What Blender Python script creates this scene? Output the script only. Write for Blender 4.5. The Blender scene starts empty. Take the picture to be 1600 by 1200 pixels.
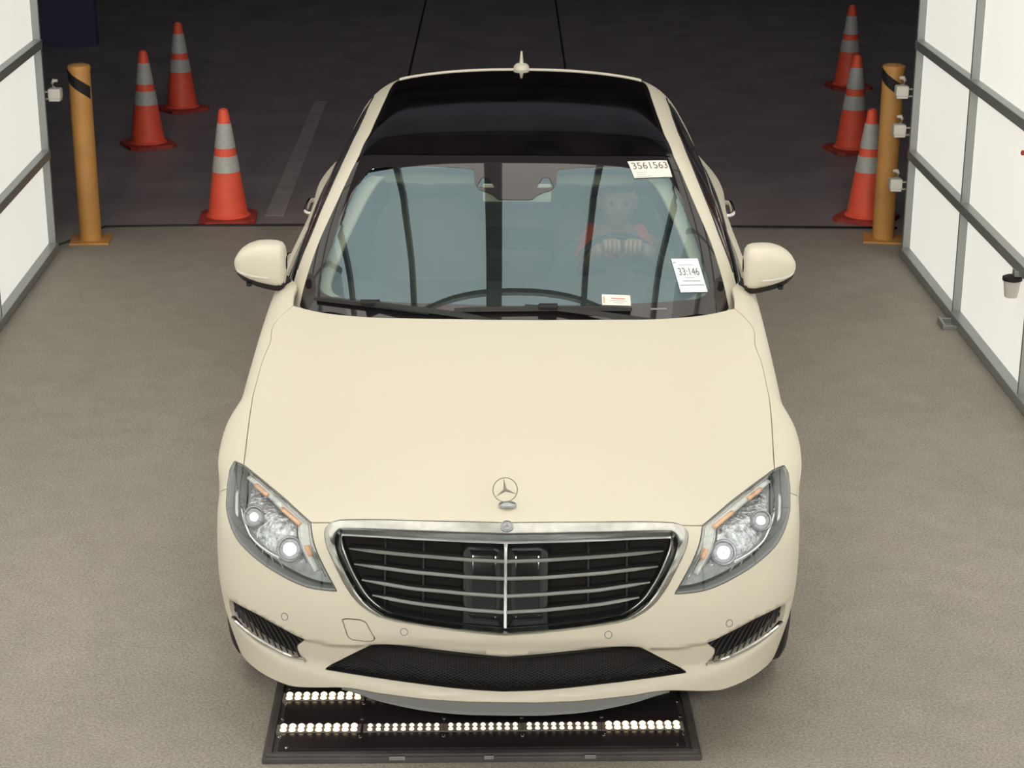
import bpy, bmesh, math, random
import numpy as np
from mathutils import Vector, Matrix, geometry
random.seed(3)
C = bpy.context.scene.collection
SC = bpy.context.scene

# ------------------------------------------------------------------ camera, world, exposure
cam_d = bpy.data.cameras.new('camera'); cam_o = bpy.data.objects.new('camera', cam_d); C.objects.link(cam_o)
PITCH, YAW, ROLL = .331333959, -.0139292, .0023159
def _cam():
    cp, sp, cy, sy, cr, sr = math.cos(PITCH), math.sin(PITCH), math.cos(YAW), math.sin(YAW), math.cos(ROLL), math.sin(ROLL)
    f = Vector((sy*cp, cy*cp, -sp)); r = Vector((cy, -sy, 0)); u = r.cross(f)
    a = cr*r+sr*u; b = -sr*r+cr*u
    m = Matrix((a, b, -f)).transposed().to_4x4(); m.translation = Vector((.0895571, -5.03495157, 2.99831519)); return m
cam_o.matrix_world = _cam()
cam_d.sensor_width = 36; cam_d.lens = 36*2993.63823/1600; cam_d.clip_start = .05; cam_d.clip_end = 200
SC.camera = cam_o
SC.view_settings.view_transform = 'Standard'; SC.view_settings.look = 'None'
SC.view_settings.gamma = 1; SC.view_settings.use_curve_mapping = False
SC.view_settings.exposure = EXPOSURE = 0.0
W = bpy.data.worlds.new('world'); SC.world = W; W.use_nodes = True
W.node_tree.nodes['Background'].inputs[0].default_value = (.8, .85, 1, 1)
W.node_tree.nodes['Background'].inputs[1].default_value = .03
def area(name, loc, size, power, col, rot=(0, 0, 0)):
    l = bpy.data.lights.new(name, 'AREA'); l.shape = 'RECTANGLE'; l.size, l.size_y = size; l.energy = power; l.color = col
    o = bpy.data.objects.new(name, l); C.objects.link(o); o.location = loc; o.rotation_euler = rot; return o
CEIL_L = 1.55      # luminance of the backlit ceiling panels
WALL_L = .61      # luminance of the backlit side panels
# added dim overhead fill for the hall behind the booth, one broad soft area
area('hall_fill', (0, 13.5, 5.95), (15, 10), 50, (.85, .86, 1))
# added frontal fill behind the camera, inside the closed end of the booth
area('front_fill', (-.2, -9.3, 2.3), (4.6, 3.4), 20, (1, .98, .94), (math.pi/2, 0, 0))
# two flood lamps mounted under the ceiling either side of the camera, aimed at the car
for fx in (-1.35, 1.25):
    fl = area('flood_lamp', (fx, -5.7, 3.75), (.7, .35), 27, (1, .97, .90)); fl.data.spread = math.radians(80)
    fl.rotation_euler = (Vector((0, 4.5, .9))-Vector((fx, -5.7, 3.75))).to_track_quat('-Z', 'Y').to_euler()

# ------------------------------------------------------------------ materials
def mat(name, col=(.8, .8, .8), rough=.5, metal=0, coat=0, spec=.5, emis=None, es=1, noise=None, bump=None, trans=0):
    m = bpy.data.materials.new(name); m.use_nodes = True; nt = m.node_tree; b = nt.nodes['Principled BSDF']
    b.inputs['Base Color'].default_value = (*col, 1); b.inputs['Roughness'].default_value = rough
    b.inputs['Metallic'].default_value = metal; b.inputs['Coat Weight'].default_value = coat
    b.inputs['Coat Roughness'].default_value = .04; b.inputs['Specular IOR Level'].default_value = spec
    if emis: b.inputs['Emission Color'].default_value = (*emis, 1); b.inputs['Emission Strength'].default_value = es
    if noise or bump:
        tc = nt.nodes.new('ShaderNodeTexCoord')
    if noise:   # (scale, amount, detail)
        n = nt.nodes.new('ShaderNodeTexNoise'); n.inputs['Scale'].default_value = noise[0]; n.inputs['Detail'].default_value = noise[2]
        mr = nt.nodes.new('ShaderNodeMapRange'); mr.inputs[1].default_value = .3; mr.inputs[2].default_value = .7
        mr.inputs[3].default_value = 1-noise[1]; mr.inputs[4].default_value = 1+noise[1]
        mx = nt.nodes.new('ShaderNodeVectorMath'); mx.operation = 'SCALE'; mx.inputs[0].default_value = col
        nt.links.new(tc.outputs['Object'], n.inputs['Vector']); nt.links.new(n.outputs['Fac'], mr.inputs[0])
        nt.links.new(mr.outputs[0], mx.inputs['Scale']); nt.links.new(mx.outputs[0], b.inputs['Base Color'])
    if bump:
        n2 = nt.nodes.new('ShaderNodeTexNoise'); n2.inputs['Scale'].default_value = bump[0]; n2.inputs['Detail'].default_value = 4
        bp = nt.nodes.new('ShaderNodeBump'); bp.inputs['Strength'].default_value = bump[1]; bp.inputs['Distance'].default_value = bump[2]
        nt.links.new(tc.outputs['Object'], n2.inputs['Vector']); nt.links.new(n2.outputs['Fac'], bp.inputs['Height'])
        nt.links.new(bp.outputs[0], b.inputs['Normal'])
    return m
def glass_mat(name, tint, r0, tint2=None, rough=0):
    """thin pane: Schlick mirror reflection over tinted transmission"""
    m = bpy.data.materials.new(name); m.use_nodes = True; nt = m.node_tree; nt.nodes.remove(nt.nodes['Principled BSDF'])
    out = nt.nodes['Material Output']; N = nt.nodes.new
    tr = N('ShaderNodeBsdfTransparent'); tr.inputs[0].default_value = (*tint, 1)
    gl = N('ShaderNodeBsdfGlossy'); gl.inputs['Roughness'].default_value = rough; gl.inputs['Color'].default_value = (*(tint2 or (1, 1, 1)), 1)
    lw = N('ShaderNodeLayerWeight'); lw.inputs[0].default_value = .5
    pw = N('ShaderNodeMath'); pw.operation = 'POWER'; pw.inputs[1].default_value = 5
    ma = N('ShaderNodeMath'); ma.operation = 'MULTIPLY_ADD'; ma.inputs[1].default_value = 1-r0; ma.inputs[2].default_value = r0
    mx = N('ShaderNodeMixShader')
    nt.links.new(lw.outputs['Facing'], pw.inputs[0]); nt.links.new(pw.outputs[0], ma.inputs[0]); nt.links.new(ma.outputs[0], mx.inputs[0])
    nt.links.new(tr.outputs[0], mx.inputs[1]); nt.links.new(gl.outputs[0], mx.inputs[2]); nt.links.new(mx.outputs[0], out.inputs[0])
    return m
M = dict(
 paint=mat('white_paint', (.655, .612, .508), .42, coat=.12, spec=.22),
 chrome=mat('chrome', (.80, .81, .80), .13, 1),
 gchrome=mat('brushed_chrome', (.50, .505, .485), .2, 1, noise=(30, .10, 4), bump=(25, .05, .002)), satin=mat('satin_metal', (.48, .50, .50), .32, 1),
 black=mat('gloss_black', (.012, .011, .012), .08, spec=.5),
 meshb=mat('grille_mesh_plastic', (.026, .023, .025), .5), blackm=mat('matt_black', (.018, .017, .018), .55, spec=.3),
 frit=mat('black_glass_border', (.018, .015, .017), .03, spec=.75),
 roofglass=mat('roof_glass', (.005, .004, .005), .06, spec=.22, noise=(6, .5, 3)),
 rubber=mat('rubber', (.03, .03, .03), .6, spec=.3),
 lipgrey=mat('grey_plastic', (.20, .205, .205), .5),
 gap=mat('inner_dark', (.02, .018, .017), .8, spec=.1),
 glass=glass_mat('windshield_glass', (.64, .69, .64), .122, (.74, 1.0, 1.14)),
 lens=glass_mat('lens_glass', (.93, .95, .96), .07),
 sideglass=glass_mat('side_glass', (.32, .35, .34), .07),
 bowl=mat('headlight_bowl', (.42, .44, .45), .4, .25, noise=(35, .25, 3)), guide=mat('pale_light_guide', (.70, .70, .68), .2, coat=.5), refl2=mat('faceted_reflector', (.68, .70, .75), .16, .9, noise=(45, .5, 3), bump=(70, 1.0, .008)), ringm=mat('dark_ring', (.36, .37, .39), .25, .7),
 refl=mat('reflector', (.88, .89, .92), .12, 1, noise=(60, .25, 2), bump=(90, .6, .004)),
 orange_l=mat('amber_lens', (.85, .50, .30), .25, .2),
 lamp_on=mat('lit_lamp', (1, 1, 1), .3, emis=(1, .93, .86), es=3.2), eye=mat('eye_white', (.14, .11, .10), .4),
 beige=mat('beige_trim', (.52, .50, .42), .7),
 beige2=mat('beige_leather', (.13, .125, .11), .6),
 dash=mat('dark_dashboard', (.035, .036, .036), .6),
 orange=mat('hi_vis_orange', (.95, .14, .06), .75),
 grey_shirt=mat('grey_shirt', (.15, .17, .17), .85),
 trousers=mat('dark_trousers', (.03, .032, .04), .85),
 skin=mat('skin', (.40, .24, .17), .5),
 hair=mat('grey_hair', (.16, .14, .13), .8),
 paper=mat('paper', (.80, .76, .70), .6),
 paperb=mat('pale_blue_paper', (.76, .82, .86), .6),
 ink=mat('dark_ink', (.10, .10, .11), .7), inkg=mat('grey_ink', (.42, .44, .46), .7), inkr=mat('red_ink', (.75, .17, .13), .7),
 cone=mat('cone_orange', (1.0, .125, .065), .5, noise=(9, .10, 3)),
 cone_base=mat('cone_base', (.40, .045, .03), .6, noise=(14, .25, 3)),
 band=mat('reflective_band', (.52, .52, .50), .45, noise=(40, .08, 2)),
 yellow=mat('bollard_yellow', (.61, .305, .085), .45, noise=(5, .12, 4)),
 white_plastic=mat('white_plastic', (.62, .60, .54), .5),
 frame=mat('aluminium_frame', (.33, .35, .34), .4, .5),
 panel=mat('diffuser_panel', (.66, .66, .61), .55, emis=(1, .98, .90), es=WALL_L),
 ceilp=mat('ceiling_diffuser', (.7, .7, .7), .6, emis=(1, .955, .86), es=CEIL_L),
 beam=mat('ceiling_beam', (.30, .30, .30), .6),
 dark=mat('dark_wall', (.03, .028, .03), .8), blue=mat('dark_blue_wall', (.09, .10, .19), .7),
 plate=mat('black_plate', (.032, .026, .030), .28, noise=(4, .25, 4)),
 platef=mat('grey_plate_frame', (.085, .078, .076), .5, noise=(6, .3, 4)),
 strip=mat('led_strip', (.20, .18, .17), .4),
 led_hi=mat('bright_led', (1, 1, 1), .4, emis=(1, .76, .40), es=2.7),
 led=mat('led', (1, 1, 1), .4, emis=(1, .82, .50), es=2.2),
 screw=mat('bright_screw', (.75, .78, .8), .2, 1),
 tape=mat('worn_floor_line', (.38, .34, .34), .8, noise=(7, .14, 4)),
)
def floor_material():
    m = bpy.data.materials.new('worn_floor'); m.use_nodes = True; nt = m.node_tree; b = nt.nodes['Principled BSDF']; N = nt.nodes.new; L = nt.links.new
    b.inputs['Roughness'].default_value = .62; b.inputs['Specular IOR Level'].default_value = .35
    tc = N('ShaderNodeTexCoord')
    def noise(s, d, r=.6):
        n = N('ShaderNodeTexNoise'); n.inputs['Scale'].default_value = s; n.inputs['Detail'].default_value = d; n.inputs['Roughness'].default_value = r
        L(tc.outputs['Object'], n.inputs['Vector']); return n.outputs['Fac']
    def mr(v, a, b_, c, d):
        n = N('ShaderNodeMapRange'); n.inputs[1].default_value = a; n.inputs[2].default_value = b_; n.inputs[3].default_value = c; n.inputs[4].default_value = d
        L(v, n.inputs[0]); return n.outputs[0]
    def mul(a, b_):
        n = N('ShaderNodeMath'); n.operation = 'MULTIPLY'; L(a, n.inputs[0]); L(b_, n.inputs[1]); return n.outputs[0]
    v = mul(mr(noise(115, 2), .3, .7, .70, 1.30), mul(mr(noise(5.5, 7, .75), .3, .7, .90, 1.10), mr(noise(.5, 2), .3, .7, .93, 1.07)))
    hsv = N('ShaderNodeVectorMath'); hsv.operation = 'SCALE'; hsv.inputs[0].default_value = FLOORC
    L(v, hsv.inputs['Scale']); L(hsv.outputs[0], b.inputs['Base Color'])
    bp = N('ShaderNodeBump'); bp.inputs['Strength'].default_value = .5; bp.inputs['Distance'].default_value = .004
    L(noise(150, 3), bp.inputs['Height']); L(bp.outputs[0], b.inputs['Normal'])
    L(mr(noise(1.2, 4), .3, .7, .5, .75), b.inputs['Roughness'])
    return m
FLOORC = (.345, .315, .272)
M['floor'] = floor_material()
def mottle(m, scale, lo, hi):
    nt = m.node_tree; b = nt.nodes['Principled BSDF']; tc = nt.nodes.new('ShaderNodeTexCoord'); v = nt.nodes.new('ShaderNodeTexVoronoi'); v.inputs['Scale'].default_value = scale
    mr = nt.nodes.new('ShaderNodeMapRange'); mr.inputs[1].default_value = .1; mr.inputs[2].default_value = .8; mr.inputs[3].default_value = lo; mr.inputs[4].default_value = hi
    rgb = nt.nodes.new('ShaderNodeMix'); rgb.data_type = 'RGBA'; rgb.inputs[6].default_value = (1, .86, .66, 1); rgb.inputs[7].default_value = (.72, .80, 1, 1)
    sx = nt.nodes.new('ShaderNodeSeparateColor'); nt.links.new(tc.outputs['Object'], v.inputs['Vector']); nt.links.new(v.outputs['Color'], sx.inputs[0])
    nt.links.new(sx.outputs[0], mr.inputs[0]); nt.links.new(mr.outputs[0], b.inputs['Emission Strength']); nt.links.new(sx.outputs[1], rgb.inputs[0]); nt.links.new(rgb.outputs[2], b.inputs['Emission Color'])
mottle(M['lamp_on'], 85, .15, 3.2)

# ------------------------------------------------------------------ object helpers
def link(name, me, m=None, parent=None):
    o = bpy.data.objects.new(name, me); C.objects.link(o)
    if m is not None and hasattr(me, 'materials'): me.materials.append(M.get(m) or M[{'grey_shirt':'grey_shirt','light_guide':'refl'}.get(m, m)] if isinstance(m, str) else m)
    if parent is not None:
        o.parent = parent
        o.matrix_parent_inverse = Matrix.Translation(-world_loc(parent))
    return o
LOC = {}
def world_loc(p):
    return LOC.get(p.name, Vector((0, 0, 0)))
def tag(o, label=None, cat=None, group=None, kind=None):
    if label: o['label'] = label
    if cat: o['category'] = cat
    if group: o['group'] = group
    if kind: o['kind'] = kind
    return o
def thing(name, label, cat, loc=(0, 0, 0), group=None, rz=0):
    o = bpy.data.objects.new(name, None); C.objects.link(o); o.location = loc; o.rotation_euler[2] = rz; LOC[o.name] = Vector(loc)
    o.empty_display_size = .1
    return tag(o, label, cat, group)
def part_root(name, parent):
    o = bpy.data.objects.new(name, None); C.objects.link(o); o.parent = parent; return o
def mesh(name, V, F, m=None, parent=None, smooth=True, normals=None):
    me = bpy.data.meshes.new(name); me.from_pydata([tuple(map(float, v)) for v in V], [], [tuple(int(i) for i in f) for f in F]); me.update()
    if smooth: me.polygons.foreach_set('use_smooth', [True]*len(me.polygons))
    if normals is not None:
        me.normals_split_custom_set_from_vertices([tuple(map(float, n)) for n in normals])
    return link(name, me, m, parent)
def from_bm(name, bm, m=None, parent=None, smooth=False):
    me = bpy.data.meshes.new(name); bm.normal_update(); bm.to_mesh(me); bm.free()
    if smooth: me.polygons.foreach_set('use_smooth', [True]*len(me.polygons))
    return link(name, me, m, parent)
def add_box(bm, c, s, rz=0, bevel=0, rx=0, ry=0):
    r = bmesh.ops.create_cube(bm, size=1); vs = r['verts']
    for v in vs: v.co = Vector((v.co.x*s[0], v.co.y*s[1], v.co.z*s[2]))
    if bevel: vs = bmesh.ops.bevel(bm, geom=list({e for v in vs for e in v.link_edges}), offset=bevel, segments=2, affect='EDGES', profile=.6)['verts'] + [v for v in vs if v.is_valid]
    vs = list({v for v in vs if v.is_valid})
    mx = Matrix.Translation(c) @ Matrix.Rotation(rz, 4, 'Z') @ Matrix.Rotation(ry, 4, 'Y') @ Matrix.Rotation(rx, 4, 'X')
    for v in vs: v.co = mx @ v.co
    return vs
def box(name, c, s, m, parent=None, rz=0, bevel=0, rx=0, ry=0):
    bm = bmesh.new(); add_box(bm, c, s, rz, bevel, rx, ry); return from_bm(name, bm, m, parent)
def add_tube(bm, P, r, n=8, cap=True, flat=1.0):
    P = [Vector(p) for p in P]; R = r if hasattr(r, '__len__') else [r]*len(P); rings = []
    up = Vector((0, 0, 1))
    for i, p in enumerate(P):
        t = (P[min(i+1, len(P)-1)]-P[max(i-1, 0)]).normalized()
        a = t.cross(up); a = a.normalized() if a.length > 1e-4 else Vector((1, 0, 0)); b = a.cross(t)
        rings.append([bm.verts.new(p+R[i]*(math.cos(q)*a+math.sin(q)*b*flat)) for q in [2*math.pi*k/n for k in range(n)]])
    for A, B in zip(rings, rings[1:]):
        for k in range(n): bm.faces.new((A[k], A[(k+1) % n], B[(k+1) % n], B[k]))
    if cap:
        bm.faces.new(rings[0]); bm.faces.new(rings[-1][::-1])
def tube(name, P, r, m, parent=None, n=8, flat=1.0):
    bm = bmesh.new(); add_tube(bm, P, r, n, True, flat); bmesh.ops.recalc_face_normals(bm, faces=bm.faces); return from_bm(name, bm, m, parent, True)
def add_lathe(bm, prof, n=32, c=(0, 0, 0), axis='Z'):
    rings = []
    for r, z in prof:
        rg = []
        for k in range(n):
            q = 2*math.pi*k/n
            if axis == 'Z': p = (c[0]+r*math.cos(q), c[1]+r*math.sin(q), c[2]+z)
            elif axis == 'X': p = (c[0]+z, c[1]+r*math.cos(q), c[2]+r*math.sin(q))
            else: p = (c[0]+r*math.cos(q), c[1]-z, c[2]+r*math.sin(q))
            rg.append(bm.verts.new(p))
        rings.append(rg)
    for A, B in zip(rings, rings[1:]):
        for k in range(n): bm.faces.new((A[k], A[(k+1) % n], B[(k+1) % n], B[k]))
    bm.faces.new(rings[0][::-1]); bm.faces.new(rings[-1])
def lathe(name, prof, m, parent=None, n=32, c=(0, 0, 0), axis='Z', smooth=True):
    bm = bmesh.new(); add_lathe(bm, prof, n, c, axis); bmesh.ops.recalc_face_normals(bm, faces=bm.faces); o = from_bm(name, bm, m, parent, smooth)
    if smooth:
        try: o.data.set_sharp_from_angle(angle=math.radians(35))
        except Exception: pass
    return o

# ------------------------------------------------------------------ the car's outer surface as one smooth implicit shape
def interp(t,xs,ys):
    """smooth monotone-ish cubic (Catmull-Rom style hermite) interpolation"""
    xs=np.asarray(xs,float);ys=np.asarray(ys,float);t=np.asarray(t,float)
    m=np.gradient(ys,xs)
    i=np.clip(np.searchsorted(xs,t)-1,0,len(xs)-2)
    h=xs[i+1]-xs[i];s=np.clip((t-xs[i])/h,0,1)
    v=(2*s**3-3*s**2+1)*ys[i]+(s**3-2*s**2+s)*h*m[i]+(-2*s**3+3*s**2)*ys[i+1]+(s**3-s**2)*h*m[i+1]
    v=v+np.where(t<xs[0],(t-xs[0])*m[0],0)+np.where(t>xs[-1],(t-xs[-1])*m[-1],0)
    return v
def smax(a,b,k):
    h=np.clip(k-np.abs(a-b),0,None)/k
    return np.maximum(a,b)+h*h*k*.25
# ---- lower body ----
def z_top(x,y):
    s=np.abs(x)
    zc=interp(y,[-.2,0,.17,.3,.6,.9,1.2,1.5,1.8,3.2,4.3,4.8,5.1,5.3],[.60,.70,.765,.797,.86,.91,.955,.99,1.01,1.03,1.07,1.08,1.05,.96])
    drop=interp(y,[.2,.9,1.7,3.2,4.3,5.2],[.115,.115,.05,.04,.09,.14])
    return zc-drop*(s/.88)**2.6
def y_front(x,z):
    s=np.abs(x)
    yc=interp(z,[.1,.2,.3,.42,.5,.6,.7,.78,.9],[.075,.055,.05,.035,.045,.075,.115,.17,.30])
    top=interp(s,[0,.2,.36,.5,.606,.685,.752,.864,.95],[.395,.41,.42,.402,.405,.43,.45,.458,.46])
    bot=interp(s,[0,.33,.52,.605,.70,.757,.806,.845,.9],[.285,.303,.315,.325,.338,.36,.38,.40,.42])
    sm=lambda q:np.clip(q,0,1)**2*(3-2*np.clip(q,0,1))
    rec=sm((top+.004-z)/.022)*sm((z-bot+.028)/.03)*(1-sm((s-.83)/.07))
    lip=sm((bot-z)/.05)*(1-sm((s-.6)/.25))
    return yc+.27*s**2+.16*np.clip(s,0,1.2)**7+.024*rec-.010*lip+.016*sm((.462-z)/.05)*(1-sm((s-.25)/.25))*sm((z-.27)/.06)
def x_side(y,z):
    w=interp(y,[0,.3,.6,.85,1.15,1.6,2.2,3.2,4.0,4.5,5.0,5.3],[.77,.88,.924,.938,.938,.941,.949,.953,.955,.93,.86,.78])
    fl=np.exp(-((y-.93)/.20)**4)+np.exp(-((y-4.05)/.36)**2)
    # shoulder tucks in above the wheels, rocker tucks in below
    a=interp(z,[.1,.2,.28,.36,.45,.62,.75,.85,.95,1.05],[-.11,-.075,-.045,-.022,-.006,0.,0.,-.008,-.022,-.07])
    b=interp(z,[.1,.4,.6,.7,.8,1.0],[0,.004,.018,.032,.036,.02])
    return w+a+b*fl
def F_body(x,y,z):
    s=np.abs(x)
    a=z-z_top(x,y);b=(y_front(x,z)-y)*.92;c=s-x_side(y,z)
    r=smax(a,b,.07)
    r=smax(r,c,.09)
    rear=(y-(5.235-.10*s**2-.12*s**6-.25*np.clip(z-.75,0,1)**1.5-.0*z))
    return smax(r,rear,.15)

# ---- greenhouse ----
def z_green(x,y):
    s=np.abs(x)
    sw=interp(y,[1.4,1.9,2.4,3.0,3.8,4.6,5.0],[.22,.20,.13,.0,-.12,-.2,-.2])
    yy=y-sw*(s/.8)**2.2
    z=interp(yy,[1.3,1.5,1.7,1.9,2.1,2.25,2.36,2.5,2.7,3.0,3.3,3.6,3.9,4.2,4.5,4.8,5.0],
      [.82,.935,1.048,1.158,1.262,1.338,1.387,1.432,1.466,1.490,1.496,1.489,1.468,1.425,1.335,1.185,1.08])
    return z-.040*(s/.6)**2.5
def x_green(y,z):
    w=interp(y,[1.4,1.7,2.2,2.8,3.6,4.3,4.8],[.80,.835,.865,.880,.890,.86,.80])
    t=interp(z,[.85,.95,1.1,1.25,1.4,1.5],[.02,.005,-.046,-.125,-.218,-.30])
    return w+t
def F_green(x,y,z):
    s=np.abs(x)
    return smax((z-z_green(x,y))*.88,(s-x_green(y,z))*.9,.10)
def F_all(x,y,z):return np.minimum(F_body(x,y,z),F_green(x,y,z))
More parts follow.
